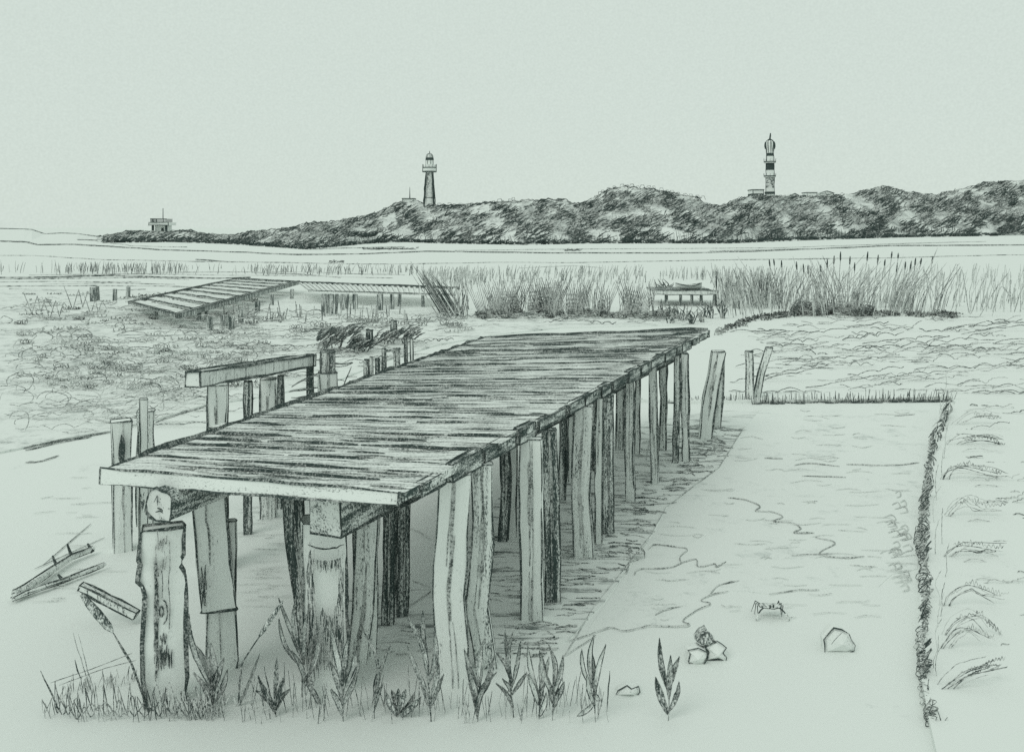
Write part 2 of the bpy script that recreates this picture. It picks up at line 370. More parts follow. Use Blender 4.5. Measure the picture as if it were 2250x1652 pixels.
# bulrushes with dark heads above the right reed bed
BUL = [(1690, 570, 16), (1700, 569, 14), (1717, 572, 16), (1750, 575, 18), (1765, 580, 18), (1775, 584, 18), (1803, 582, 16), (1818, 570, 18), (1833, 562, 18), (1847, 553, 20), (1868, 563, 18), (1878, 577, 18), (1907, 553, 20), (1930, 560, 20), (1945, 570, 14), (1960, 553, 14), (1974, 556, 12),
       (1972, 578, 20), (1990, 575, 18), (2003, 573, 22), (2012, 567, 16), (2025, 567, 14), (2050, 563, 16)]
for i, (x, y, hl) in enumerate(BUL):
    yb = U(676, 700); D = gd(yb); lean = (x-1800)/600*.5+U(-.05, .05); h = (yb-y)*D/F
    base = Vector(((x-CX)*D/F-lean*h*.8, D, 0)); root = thing('bulrush', 'slender bulrush with short dark head standing above the right reed bed', 'bulrush', base, 'bulrushes above the right reed bed')
    top = base+Vector((lean*h*.8, 0, h)); m0 = base.lerp(top, 1-hl*D/F/h)
    q = MB(); q.tube([base, base.lerp(top, .5)+Vector((-.04, 0, 0)), m0], [.7*D/F]*3, 0); q.build('stem', line(32, .5), root)
    q = MB(); q.tube([m0, m0.lerp(top, .5), top], [1.2*D/F, 1.8*D/F, .9*D/F], 0, 6); q.build('seed_head', line(32, .9), root)

# marsh cushions: curly twig outlines standing on the marsh
def cushions(m, x0, x1, y0, y1, n, mi=(0, 1), big=1.0, inside=None):
    for k in range(n):
        x, y = U(x0, x1), lerp(y0, y1, R.random())
        if inside and not inside(x, y): continue
        D = gd(y); s_ = (y-HZ)/300*big; L = U(50, 190)*s_; pts = []; ph = U(0, 9); f = U(12, 44)*s_; sl_ = U(-.2, .12); a = U(4, 17)*s_
        t = 0
        while t < L:
            w_ = abs(math.sin(t/f*1.6+ph))**.7
            pts.append(S(x+t+U(-1, 1), y-4-a*w_*(.6+.8*noise.noise(Vector((t*.02, k, 0))))+sl_*t, D)+Vector((0, U(-.02, .02), 0))); t += U(2.5, 5)*max(s_, .5)
        for p in pts: p.z = max(p.z, .02)
        if len(pts) > 2: m.curve(pts, U(.8, 1.25)*D/F, R.choice(mi), .2, sub=2)
def curl(m, x, y, w_, h_, n, mi=0, r=.8, turns=1.0):
    """tangle of looping twigs standing at row y"""
    D = gd(y); pts = []
    for i in range(n):
        t = i/n; ph = t*turns*44+1.5*noise.noise(Vector((t*5, x, y))); g = .35+.9*abs(noise.noise(Vector((t*4, y, x)))); pts.append(S(x+w_*t+math.cos(ph)*h_*.7*g, y-h_*.55-math.sin(ph)*h_*.6*g+U(-2, 1), D+U(-.01, .01)*D))
    for p in pts: p.z = max(p.z, .01)
    m.curve(pts, r*D/F, mi, .2, sub=2)
def in_left(x, y): return y < interp([(0, 985), (245, 945), (450, 890), (750, 830), (1000, 740), (1500, 712)], x) and y < interp([(230, 2000), (237, 990), (1066, 735), (1600, 715)], x)-4
def left_scrub(m):
    cushions(m, 0, 560, 668, 960, 240, (1, 1, 2), .85, in_left)
    for k in range(120):
        x, y = U(10, 560), U(690, 960)
        if not in_left(x, y): continue
        D = gd(y); s_ = (y-HZ)/300; a0 = U(-.6, .4); n_ = R.randrange(7, 13); rx, ry = U(12, 40)*s_, U(7, 17)*s_; pts = []
        for i in range(n_): a = math.pi+a0+i*.5; pts.append(S(x+rx*math.cos(a)+U(-2, 2), y-ry*1.1+ry*math.sin(a)+U(-1.5, 1.5), D))
        for p in pts: p.z = max(p.z, .03)
        m.curve(pts, U(.8, 1.2)*D/F, R.choice((0, 1)), .3, sub=3)
    cushions(m, 400, 1000, 690, 860, 190, (1, 0), .75, in_left)
    cushions(m, 1050, 1480, 695, 716, 46, (1, 0), .8)
    for k in range(210):
        x, y = U(20, 560), U(645, 860)
        if in_left(x, y): curl(m, x, y, U(20, 60), U(5, 12)*(y-HZ)/250, 26, R.choice((1, 0, 2)), .9, U(.4, .9))
    for x, y, s_ in ((70, 690, 1), (110, 700, 1), (160, 680, 1.1), (200, 690, .8)):
        D = gd(y); m.stroke([S(x+dx*s_, y-dy*s_, D) for dx, dy in ((-18, 48), (0, 0), (12, 40), (20, 4), (30, 36), (44, 14))], 1.0*D/F, 0, .4)
    for k in range(60):                                    # scribbled reeds by the second jetty
        x = U(480, 900); y = U(688, 712); D = gd(y); p = G(x, y); h = U(14, 40)*D/F
        m.tube([p, p+Vector((U(-.2, .2)*h, 0, h))], [1.6*D/F, 1.1*D/F], R.choice((0, 1)))
    for k in range(260):
        x = U(270, 560); y = U(660, 730); D = gd(y); p = G(x, y, .03); p.z += U(0, .05)
        m.tube([p, p+Vector((U(.1, .5), U(-.1, .1), 0))], [1.0*D/F, .6*D/F], R.choice((1, 2)))
    for k in range(34): curl(m, U(520, 1010), U(700, 735), U(20, 50), U(9, 18), 24, R.choice((0, 1)), .8, U(.4, .8))
ls = MB(); left_scrub(ls); tag(ls.build('marsh_scrub', [line(16, .62), line(16, .42), line(16, .25)]), 'curly low scrub covering the salt marsh left of the jetty', kind='stuff')

def in_right(x, y):
    if 1725-200 < x and y > 735-(x-1600)*.1: pass
    return y < interp([(1500, 870), (1560, 878), (2085, 872), (2100, 1700)], x) and x > interp([(690, 1600), (735, 1600), (800, 1590), (880, 1590), (886, 2105), (1000, 2070), (1600, 2060)], y)
def right_scrub(m):
    cushions(m, 1560, 2260, 705, 872, 170, (1, 1, 0, 0), 1.0, in_right)
    cushions(m, 2075, 2260, 880, 1600, 50, (1, 0, 1), .45, in_right)
    for k in range(210):                                   # dark ridge at the foot of the reeds
        x = U(1570, 2090); y = interp([(1570, 735), (1640, 705), (1730, 692), (1800, 690), (1900, 692), (2100, 696)], x)+U(-5, 6)
        q = noise.noise(Vector((x*.02, 3, 0)))
        curl(m, x, y, U(10, 30), U(5, 10)+8*(1750 < x < 1910), 14, 0 if q > -.1 else 1, 1.3, .5)
    for k in range(34): curl(m, U(1740, 1900), U(684, 702), U(10, 24), U(12, 34), 20, R.choice((0, 1, 2)), .9, .6)
    for k in range(120): curl(m, U(1040, 1480), U(690, 702), U(8, 20), U(7, 15), 14, R.choice((0, 1)), 1.3, .6)
    for k in range(16):                                    # long thin stalks running down the bank behind the fringe
        y = lerp(930, 1560, k/16)+U(-20, 20); x = U(2052, 2078); D = gd(y)
        m.curve([S(x, y, D), S(x+U(-6, 8), y-30, D), S(x+U(-8, 8), y-62, D), S(x+U(0, 16), y-90, D)], .9*D/F, R.choice((1, 2)), .8)
    for k in range(26):
        y = U(900, 1560); x = U(2085, 2150); D = gd(y); m.curve([S(x, y, D), S(x+25, y-U(2, 14), D), S(x+60, y-U(0, 20), D), S(x+U(80, 130), y+U(-6, 4), D)], .9*D/F, R.choice((1, 2)), .8)
    for zg in ([(2050, 690), (2034, 600), (2062, 672), (2075, 598), (2064, 688)], [(2090, 682), (2104, 640), (2112, 592), (2122, 640), (2132, 690), (2150, 640), (2168, 605)], [(2000, 650), (2040, 590), (2060, 545)], [(2150, 700), (2185, 640), (2215, 600)], [(2180, 695), (2200, 630), (2230, 660), (2260, 600)]):
        m.curve([S(x, y, gd(700)) for x, y in zg], 1.0*gd(700)/F, 1, .4)
    # arching tufts on the near right bank
    for x0, y0, pts in ((2070, 1062, [(0, 0), (15, -30), (45, -42), (90, -30), (122, -22)]), (2080, 1145, [(0, 0), (20, -34), (50, -46), (85, -30), (118, -34)]), (2065, 1235, [(0, 0), (30, -35), (60, -40), (122, -30)]), (2075, 1345, [(0, 0), (15, -38), (55, -62), (80, -52), (125, -38)]),
                        (2062, 1440, [(0, 0), (35, -44), (70, -60), (110, -40)]), (2070, 1410, [(0, 0), (30, -48), (80, -62), (120, -20)]), (2060, 1520, [(0, 0), (50, -40), (110, -60), (140, -70)]), (2065, 1530, [(0, 0), (60, -44), (120, -66)]), (2085, 985, [(0, 0), (30, -18), (80, -22), (110, -6)]), (2100, 940, [(0, 0), (40, -26), (90, -20)])):
        D = gd(y0)
        for k in range(5):
            dx, dy = U(-10, 8), U(-12, 14); sx = U(.8, 1.15); m.curve([S(x0+dx+px*sx+U(-5, 5), y0+dy+py+U(-6, 6), D) for px, py in pts], U(.7, 1.2)*D/F, R.choice((0, 1, 2)), 1.0)
        P = []; xx = x0+pts[1][0]
        while xx < x0+pts[-1][0]+14: P += [S(xx, y0+interp(pts, xx-x0)+U(-3, 3), D), S(xx+4, y0+interp(pts, xx-x0)-U(4, 12), D)]; xx += U(5, 10)
        m.curve(P, .9*D/F, 1, .3, sub=3)
rs = MB(); right_scrub(rs); tag(rs.build('marsh_scrub', [line(16, .68), line(16, .46), line(16, .28)]), 'looping low scrub covering the bank beyond and right of the pool', kind='stuff')

def fringe(m):
    x = 1400
    while x < 2096:                                        # short grass along the far bank
        y = 886-(x-1650)*.012 if x > 1650 else 884; D = gd(y); p = G(x, y+U(-2, 3)); h = U(8, 26 if x > 1550 else 14)*D/F*(1.25 if x > 1900 else 1)
        m.tube([p, p+Vector((U(-.15, .4 if x > 1850 else .15)*h, 0, h))], [1.2*D/F, .7*D/F], R.choice((0, 0, 1)))
        if 1440 < x or R.random() < .5: m.tube([p, p+Vector((.14, 0, U(0, .02)))], [1.7*D/F]*2, 0)
        x += U(1.8, 5) if x > 1500 else U(8, 18)
    EDGE = [(2095, 885), (2070, 935), (2048, 975), (2042, 1030), (2032, 1100), (2026, 1160), (2028, 1230), (2034, 1300), (2028, 1360), (2026, 1420), (2032, 1500), (2036, 1545), (2046, 1590)]
    for (xa, ya), (xb, yb) in zip(EDGE, EDGE[1:]):         # scribbled clumps down the near bank
        pass
    for k in range(95):
        y = U(905, 1580); x = interp([(b_, a_) for a_, b_ in EDGE], y); D = gd(y+10); g_ = 1 if y > 1090 else .6
        m.curve([S(x+U(-14, 8)*g_, y+U(-4, 8), D), S(x+U(0, 18)*g_, y-U(8, 20), D), S(x+U(-16, 4)*g_, y-U(4, 14), D), S(x+U(4, 20)*g_, y-U(20, 40), D), S(x+U(-8, 8), y-U(14, 30), D)], U(.8, 1.5)*D/F, R.choice((0, 1)), .4, sub=4)
    for ps in range(4):                                    # scribbled loops of root and grass down the near bank
        y, ph, pts = 888+ps*5, U(0, 6), []
        while y < 1592:
            x = interp([(b_, a_) for a_, b_ in EDGE], y); big = 8+9*min(1, max(0, (y-900)/250)); D = gd(y+10); x += 11*noise.noise(Vector((y*.013, 2, 2)))+6*noise.noise(Vector((y*.04, 2, ps)))
            amp = big*(.55+.8*noise.noise(Vector((y*.02, ps*7, 1))))
            pts.append(S(x+amp*math.cos(ph)+U(-2, 2), y+.8*amp*math.sin(ph)+U(-2, 2), D)); ph += U(.8, 1.5); y += U(1.2, 3.6)*(1 if y > 1060 else 1.7)
            if len(pts) > 34 or (y > 1590 and len(pts) > 3):
                m.curve(pts, U(.75, 1.15)*D/F, R.choice((0, 0, 1)), .2, sub=3); pts = pts[-1:] if R.random() < .7 else []
    for pts in ([(2050, 1545), (2042, 1565), (2058, 1575), (2052, 1592)], [(2060, 1560), (2070, 1590), (2082, 1575)]):
        m.stroke([S(x, y, gd(1600)) for x, y in pts], .004, 0)
fr = MB(); fringe(fr); tag(fr.build('bank_grass', [line(8, .82), line(8, .5)]), 'dark tangled grass fringing the edges of the pool', kind='stuff')

# ------------------------------------------------------------------ marks on the mud: ripples, water's edge, drawn reflections, painted jetty shadow
def glines(m, L, wpx, mi=0):
    for pts in L:
        P = [G(x, y, .012) for x, y in pts]; D = P[0].y; m.curve(P, wpx*D/F/2*1.35, mi, .5, sub=5)
gl = MB()
glines(gl, [[(53, 985), (110, 972), (150, 965), (245, 949)], [(55, 990), (140, 970), (200, 960)], [(55, 1016), (95, 1012), (130, 1000)], [(342, 927), (400, 908), (452, 893)], [(452, 893), (470, 886), (560, 872), (700, 850)]], 3)
glines(gl, [[(1245, 1408), (1290, 1395), (1340, 1378), (1370, 1385), (1400, 1380), (1430, 1374), (1500, 1375), (1515, 1370), (1500, 1362), (1530, 1340), (1562, 1325), (1540, 1318), (1565, 1305), (1600, 1298)],
            [(1560, 1305), (1580, 1285), (1625, 1275)], [(1500, 1330), (1460, 1340), (1440, 1350)],
            [(1395, 1262), (1405, 1250), (1470, 1247), (1500, 1235), (1530, 1228), (1535, 1245), (1570, 1238), (1575, 1245), (1595, 1232)], [(1425, 1206), (1440, 1196), (1480, 1200), (1510, 1206), (1495, 1222), (1497, 1238)], [(1376, 1260), (1385, 1235), (1405, 1228)],
            [(1600, 1093), (1640, 1098), (1670, 1112), (1660, 1122), (1700, 1125), (1720, 1135), (1700, 1145), (1740, 1148), (1760, 1160), (1745, 1170), (1790, 1170)],
            [(1790, 1180), (1835, 1192), (1800, 1215), (1850, 1225), (1900, 1222)], [(1690, 1305), (1750, 1296), (1800, 1295)], [(1740, 1220), (1830, 1215)],
            [(1745, 1022), (1780, 1018), (1845, 1024)], [(1762, 1045), (1858, 1048)], [(1680, 1006), (1720, 1008)], [(1965, 914), (2010, 910)], [(1860, 1020), (1960, 1022), (2020, 1016)]], 2.2, 1)  # shoreline, then zigzags drawn as the pool's reflections
for k in range(26):
    x, y = U(1960, 2000), U(1080, 1290); w_ = U(8, 20); glines(gl, [[(x-w_, y), (x, y-5), (x+w_*.4, y+6), (x-w_*.6, y+10)]], 1.8, 2)
for k in range(130):
    x, y = U(1440, 1990), U(900, 1360); w_ = U(8, 38)
    if x > interp([(915, 1680), (1063, 1550), (1180, 1450), (1340, 1330)], y): glines(gl, [[(x-w_, y+U(-3, 3)), (x, y+U(-4, 4)), (x+w_, y+U(-3, 3))]], 1.3, 2)
for k in range(420):                                       # jetty shadow painted as hatch strokes under and beside it
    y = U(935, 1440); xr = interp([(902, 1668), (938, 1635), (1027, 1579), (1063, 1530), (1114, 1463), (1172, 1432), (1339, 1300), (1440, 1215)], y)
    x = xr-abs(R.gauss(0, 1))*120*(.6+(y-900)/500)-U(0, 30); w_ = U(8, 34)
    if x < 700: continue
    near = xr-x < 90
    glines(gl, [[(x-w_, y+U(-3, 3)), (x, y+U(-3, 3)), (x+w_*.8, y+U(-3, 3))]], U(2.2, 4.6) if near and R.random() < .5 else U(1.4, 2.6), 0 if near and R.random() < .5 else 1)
glines(gl, [[(xr, y), (xr2, y2)] for (y, xr), (y2, xr2) in zip([(938, 1635), (1027, 1579), (1063, 1530), (1114, 1463), (1172, 1432), (1339, 1300)], [(1027, 1579), (1063, 1530), (1114, 1463), (1172, 1432), (1339, 1300), (1440, 1240)])], 1.8, 1)  # outer border of the painted shadow
for k in range(70):                                        # light ripples left of the jetty
    y = U(1040, 1330); x = U(90, 300) if R.random() < .4 else U(545, 640); w_ = U(10, 42); glines(gl, [[(x-w_, y), (x+w_, y+U(-5, 3))]], 1.4, 2)
glines(gl, [[(880, 1158), (915, 1165), (945, 1185)], [(905, 1275), (945, 1290)], [(880, 1345), (960, 1290)], [(1120, 1175), (1160, 1150)], [(1420, 1010), (1440, 940), (1500, 935), (1640, 945)], [(95, 1240), (200, 1150)], [(75, 1250), (230, 1180)], [(1310, 1395), (1240, 1440)]], 2.2, 1)
tag(gl.build('ripples_and_shade_hatch', [line(8, .66), line(8, .45), line(8, .22)]), 'fine ripples, water marks, drawn reflections and jetty shadow hatching across the mud', kind='stuff')

# ------------------------------------------------------------------ main jetty
DZ = 1.48
def DK(x, y, z=DZ): return G(x, y, z)
L0, L1, R0, R1 = DK(237, 1027), DK(1066, 741), DK(880, 1079), DK(1556, 725)
L0.z = L1.z = R0.z = R1.z = DZ
jet = thing('jetty', 'long weathered plank jetty on many crooked posts crossing the foreground mud', 'jetty', (L0+R0)/2*Vector((1, 1, 0)).to_tuple()[0] if False else Vector(((L0.x+R0.x)/2, (L0.y+R0.y)/2, 0)))
b = MB(); NP = 42
for i in range(NP):
    t0, t1 = i/NP, (i+.93)/NP
    a, c, d, e = L0.lerp(L1, t0), R0.lerp(R1, t0), R0.lerp(R1, t1), L0.lerp(L1, t1)
    ax = (c-a).normalized(); ja, jc = U(-.05, .03), U(-.03, .06)
    if i in (7, 13, 20): ja -= .10
    z = DZ+U(-.007, .005); th = .05; k0 = len(b.v); sg = 10
    for s_ in range(sg+1):
        f = s_/sg; p, q = (a+ax*ja).lerp(c+ax*jc, f), (e+ax*ja).lerp(d+ax*jc, f); wz = .006*noise.noise(Vector((f*4, i*2.1, 0))); wy = .01*noise.noise(Vector((f*5, i*3.3, 6)))
        for pt, zz in ((p, z-th), (q, z-th), (q, z), (p, z)): b.v.append(Vector((pt.x, pt.y+wy, zz+wz)))
    for s_ in range(sg):
        for j in range(4):
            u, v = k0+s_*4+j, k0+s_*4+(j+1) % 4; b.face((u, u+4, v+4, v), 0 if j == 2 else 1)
    b.face((k0, k0+1, k0+2, k0+3), 1); u = k0+sg*4; b.face((u+3, u+2, u+1, u), 1)
    D = a.y                                                # dark strokes painting the shade of the gap behind each board
    f0 = 0.0
    while f0 < 1:
        f1 = min(1, f0+U(.12, .6)); r = U(.006, .017)
        if R.random() < .72:
            b.stroke([Vector((*(e.lerp(d, lerp(f0, f1, k/5))).xy, DZ+.002)) for k in range(6)], r, 2, .35, step=.12)
        f0 = f1+U(0, .06)
    for k in range(8):                                     # worn dark grooves in the boards
        f0 = U(0, .9); f1 = min(1, f0+U(.06, .3)); w_ = U(.15, .85); A = a.lerp(e, w_); C = c.lerp(d, w_)
        b.stroke([Vector((*A.lerp(C, lerp(f0, f1, q/4)).xy, DZ+.002)) for q in range(5)], U(.003, .008), R.choice((2, 3, 3)), .5, step=.1)
for k in range(2):
    b.stroke([Vector((*L0.lerp(L1, i/40).xy, DZ+.0+U(-.02, .012))) for i in range(41)], .024, 2, .5, step=.2)
b.stroke([Vector((*L1.lerp(R1, i/12).xy, DZ+.01)) for i in range(13)], .03, 2, .4, step=.3)
ed = MB()
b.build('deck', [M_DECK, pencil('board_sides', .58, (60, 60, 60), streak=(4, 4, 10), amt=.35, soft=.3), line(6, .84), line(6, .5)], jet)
b = MB(); dr = (R1-R0).normalized()                        # kerb strip along the right edge, blocks of it missing
t = .02
while t < .99:
    t2 = min(.99, t+U(.025, .07)); o = Vector((.02, -.01, 0))
    b.prism(R0.lerp(R1, t)+Vector((.01, 0, -.045)), R0.lerp(R1, t2)+Vector((.01, 0, -.045+U(-.015, .01))), .05, U(.07, .12), 0, 1, .012, .1, 3)
    t = t2+U(.002, .012)
b.build('edge_strip', [M_BEAM, line(6, .9)], jet)
b = MB(); fo = Vector((0, -.045, 0)); ka = len(b.v)       # front fascia board, deeper at its left end
Lf, Rf = L0+fo+Vector((-.03, 0, 0)), R0+fo
n = 12; rg = []
for i in range(n+1):
    p = Lf.lerp(Rf, i/n); h = lerp(.105, .075, i/n)+.006*noise.noise(Vector((i*.6, 1, 1)))
    ring = [p+Vector((0, 0, .01-h)), p+Vector((0, .04, .01-h)), p+Vector((0, .04, .006)), p+Vector((0, 0, .006))]; rg.append(ring); b.v += ring
for i in range(n):
    for j in range(4): u, v = ka+i*4+j, ka+i*4+(j+1) % 4; b.face((u, v, v+4, u+4))
b.face((ka+3, ka+2, ka+1, ka)); u = ka+n*4; b.face((u, u+1, u+2, u+3))
b.stroke([r[0] for r in rg], .010, 1, .5, step=1); b.stroke([r[3] for r in rg], .010, 1, .5, step=1)
b.stroke([rg[0][0], rg[0][3]], .014, 1); b.stroke([rg[-1][0]+Vector((0, -.005, 0)), rg[-1][3]], .02, 1)
b.build('fascia_board', [M_FAS, line(6, .8)], jet)

# stringers
BZ = 1.11
b = MB(); A = S(715, 1142, 5.62); B = S(1490, 762, 13.3); A.z = 1.215; B.z = 1.27
b.prism(A, B, .235, .225, 0, 1, .016, .04, 20, capm=2)
b.build('beam', [M_BEAM, line(6, .85), pencil('beam_end', .30, (90, 90, 90), streak=(12, 12, 18), amt=.2)], jet)
b = MB(); A = S(351, 1110, 5.52); B = Vector((.45, 12.3, 1.29)); d = (B-A).normalized(); n = 14; k0 = 0
for i in range(19):
    c = A.lerp(B, i/18); a_ = d.cross(Vector((0, 0, 1))).normalized(); u_ = a_.cross(d)
    for j in range(n):
        w_ = 2*math.pi*j/n; r = .094*(abs(math.cos(w_+.2))**4+abs(math.sin(w_+.2))**4)**-.25*(1+.16*noise.noise(Vector((math.cos(w_)*1.5, i*.4, math.sin(w_)*1.5)))); b.v.append(c+a_*r*math.cos(w_)+u_*r*math.sin(w_))
for i in range(18):
    for j in range(n): u, v = i*n+j, i*n+(j+1) % n; b.face((u, v, v+n, u+n), 0)
b.face(tuple(range(n))[::-1], 2); b.face(tuple(18*n+j for j in range(n)), 0)
b.stroke([b.v[j] for j in range(n)]+[b.v[0]], .010, 1, .4, step=1)
o = A-d*.006
for k in range(10):
    p = o+Vector((U(.0, .08), 0, U(-.06, -.02))); b.stroke([p, p+Vector((U(-.03, .02), 0, U(-.03, .03)))], .010, 1, .6, step=.02)
for k in range(12):
    p = o+Vector((U(-.11, -.085), 0, U(-.05, .05))); b.stroke([p, p+Vector((U(-.01, .01), 0, .03))], .007, 1, .6, step=.02)
b.stroke([o+Vector((-.03, 0, .02)), o+Vector((-.01, 0, .06)), o+Vector((-.01, 0, 0))], .004, 1)
b.build('beam', [M_BEAM, line(6, .95), pencil('log_end', .14, (90, 90, 90), streak=(14, 14, 14), amt=.2, pale=.72)], jet)
for t in (.03, .25, .5, .75, .97):                         # cross beams under the deck
    a, c = L0.lerp(L1, t), R0.lerp(R1, t); q = MB()
    q.prism(Vector((a.x+.12, a.y+.25, 1.375)), Vector((c.x-.12, c.y+.25, 1.375)), .09, .1, 0, None, seg=4); q.build('crossbeam', M_BEAM, jet)

SIDE = {'l': (M_WL, .82), 'm': (M_WM, .8), 'd': (M_WD, .9)}
def post(root, pts, wpx, st, ztop=None, ybot=None, D=None, name='post', marks=0, part=True, bot=None, rot=None, depthf=.85, er=1.6, open_bottom=None):
    """pts: column/row of the foot, bends and head; it stands where its foot meets the mud"""
    xb, yb = pts[0]; D = D or gd(yb); b = MB(); P = [S(x, y, D) for x, y in pts]
    if open_bottom is None: P[0].z = -.06
    if ztop is not None: P[-1].z = ztop
    wd = wpx*D/F; n = 4; rot = math.atan2(-P[0].x, D)+(U(-.14, .14) if rot is None else rot); rings = []; sd_ = U(0, 99); dpt = wd*depthf
    Q = []
    for a, c in zip(P, P[1:]):
        k = max(2, int((c-a).length/.16))
        for i in range(k): Q.append(a.lerp(c, i/k))
    Q.append(P[-1]); C, S_ = math.cos(rot), math.sin(rot)
    for i, c in enumerate(Q):
        f = 1+.16*noise.noise(Vector((i*.5, sd_, 0))); ring = []
        for j, (u, v) in enumerate(((-1, -1), (-.35, -1.12), (.35, -1.12), (1, -1), (1.05, 0), (1, 1), (-1, 1), (-1.05, 0))):
            q = .09*noise.noise(Vector((i*.6, j*2.3, sd_))); x, y = (u*(f+q))*wd/2, v*(f+q)*dpt/2
            ring.append(c+Vector((x*C-y*S_, x*S_+y*C, 0)))
        rings.append(ring); b.v += ring
    m = 8
    for i in range(len(Q)-1):
        for j in range(m): u, v = i*m+j, i*m+(j+1) % m; b.face((u, v, v+m, u+m), 0)
    b.face(tuple(range(m))[::-1], 0); u = (len(Q)-1)*m; b.face(tuple(u+j for j in range(m)), 0)
    for j in (0, 3, 5, 6): b.stroke([r[j] for r in rings], er*D/F*U(.75, 1.3), 1, .7, step=99)
    b.stroke(rings[-1]+[rings[-1][0]], er*D/F*.9, 1, .3, step=99)
    if open_bottom: b.stroke(rings[0]+[rings[0][0]], er*D/F, 1, .3, step=99)
    for k in range(marks):                                 # cracks running down the front face
        i0 = R.randrange(0, max(1, len(Q)-3)); i1 = min(len(Q)-1, i0+R.randrange(2, 6)); f = U(.15, .85)
        b.stroke([r[1].lerp(r[2], f+U(-.12, .12))+Vector((0, -.002, 0)) for r in rings[i0:i1+1]], er*D/F*U(.4, .9), 2, .8, step=.05)
    mt, ln = SIDE[st]; o = b.build(name, [mt, line(D, ln), line(D, .5)], root)
    return o, rings, D
U_ = 1.385                                                 # underside level reached by the posts
JP = [  # foot, bends, head ... width, tone, marks
 ([(1000, 1500), (985, 1300), (1000, 1090)], 68, 'l', 9), ([(1072, 1462), (1048, 1330), (1062, 1200), (1058, 1050)], 46, 'm', 7),
 ([(800, 1440), (805, 1300), (798, 1180)], 50, 'm', 5), ([(852, 1372), (856, 1250), (858, 1150)], 26, 'd', 3), ([(884, 1354), (886, 1240), (888, 1130)], 24, 'd', 3),
 ([(1104, 1190), (1112, 1080), (1106, 1000)], 20, 'd', 2), ([(1170, 1360), (1168, 1150), (1168, 980)], 48, 'l', 10), ([(1216, 1322), (1214, 1180), (1206, 950)], 32, 'd', 5), ([(1235, 1100), (1238, 1000), (1240, 930)], 16, 'd', 1),
 ([(1284, 1225), (1276, 1080), (1284, 915)], 40, 'm', 8), ([(1308, 1035), (1306, 960), (1303, 890)], 10, 'd', 0), ([(1316, 1194), (1316, 1060), (1318, 900)], 15, 'l', 1), ([(1338, 1172), (1334, 1020), (1337, 880)], 24, 'd', 3),
 ([(1360, 990), (1362, 930), (1364, 870)], 16, 'm', 1), ([(1386, 1103), (1383, 980), (1385, 855)], 18, 'm', 2), ([(1400, 1000), (1402, 900)], 10, 'm', 0), ([(1440, 1063), (1437, 950), (1434, 830)], 15, 'm', 2),
 ([(1456, 990), (1458, 900), (1458, 822)], 14, 'm', 1), ([(1483, 1018), (1487, 900), (1488, 800)], 12, 'd', 1), ([(1508, 1014), (1505, 900), (1504, 790)], 15, 'm', 1),
 ([(1125, 1180), (1128, 1060), (1128, 1000)], 16, 'l', 0), ([(1255, 1060), (1255, 950)], 11, 'm', 0)]
for pts, wp, st, mk in JP:
    post(jet, pts, wp, st, U_, marks=mk, er=2.1 if pts[0][1] > 1180 else 1.7, depthf=.6)
# front left log post under the round beam end
o, rings, D = post(jet, [(364, 1545), (364, 1480), (363, 1320), (360, 1280), (352, 1245), (357, 1215), (358, 1155)], 86, 'l', 1.10, marks=0, rot=0, er=5.5, D=5.78, depthf=.42)
q = MB(); FD = D-.062*1.0
def FP(x, y): return S(x, y, FD)-Vector((math.sin(.36), -math.cos(.36), 0))*0
def on1(x, y): return Vector((lerp(rings[0][1].x, rings[0][2].x, (x-334)/58), lerp(rings[0][1].y, rings[0][2].y, (x-334)/58)-.012, rz1(y)))
def rz1(y): return CAMH-(y-HZ)*(D-.1)/F
ring_ = [on1(350+9*math.cos(a_*.7), 1347+11*math.sin(a_*.7)) for a_ in range(10)]
q.stroke(ring_, .006, 0, .3, step=1); q.stroke(ring_, .004, 0, .9, step=1)
q.curve([on1(354, 1322), on1(368, 1330), on1(374, 1350), on1(369, 1368), on1(356, 1376)], .004, 0)
for z in ([(335, 1170), (338, 1212), (346, 1190), (352, 1216), (358, 1188), (368, 1200), (372, 1180)], [(344, 1240), (352, 1262), (356, 1232), (362, 1256), (370, 1225)], [(332, 1240), (336, 1270), (340, 1250)], [(352, 1262), (354, 1300), (350, 1322)], [(380, 1190), (384, 1240), (378, 1290), (384, 1340), (380, 1390)],
          [(346, 1400), (352, 1418), (358, 1395), (364, 1420), (370, 1398)], [(336, 1300), (338, 1340), (335, 1400), (338, 1440)]): q.curve([on1(*p) for p in z], .0032, 1, .6)
for k in range(34):
    x, y = U(334, 392), U(1448, 1478); q.stroke([on1(x, y), on1(x+U(-3, 3), y-U(10, 34))], .005, 0, .5, step=.03)
for k in range(46):
    x, y = U(322, 334), U(1250, 1500); q.stroke([on1(x, y), on1(x+U(-2, 2), y-U(20, 60))], .005, 1, .5, step=.03)
q.build('bark_cracks', [line(6, .8), line(6, .6)], o)
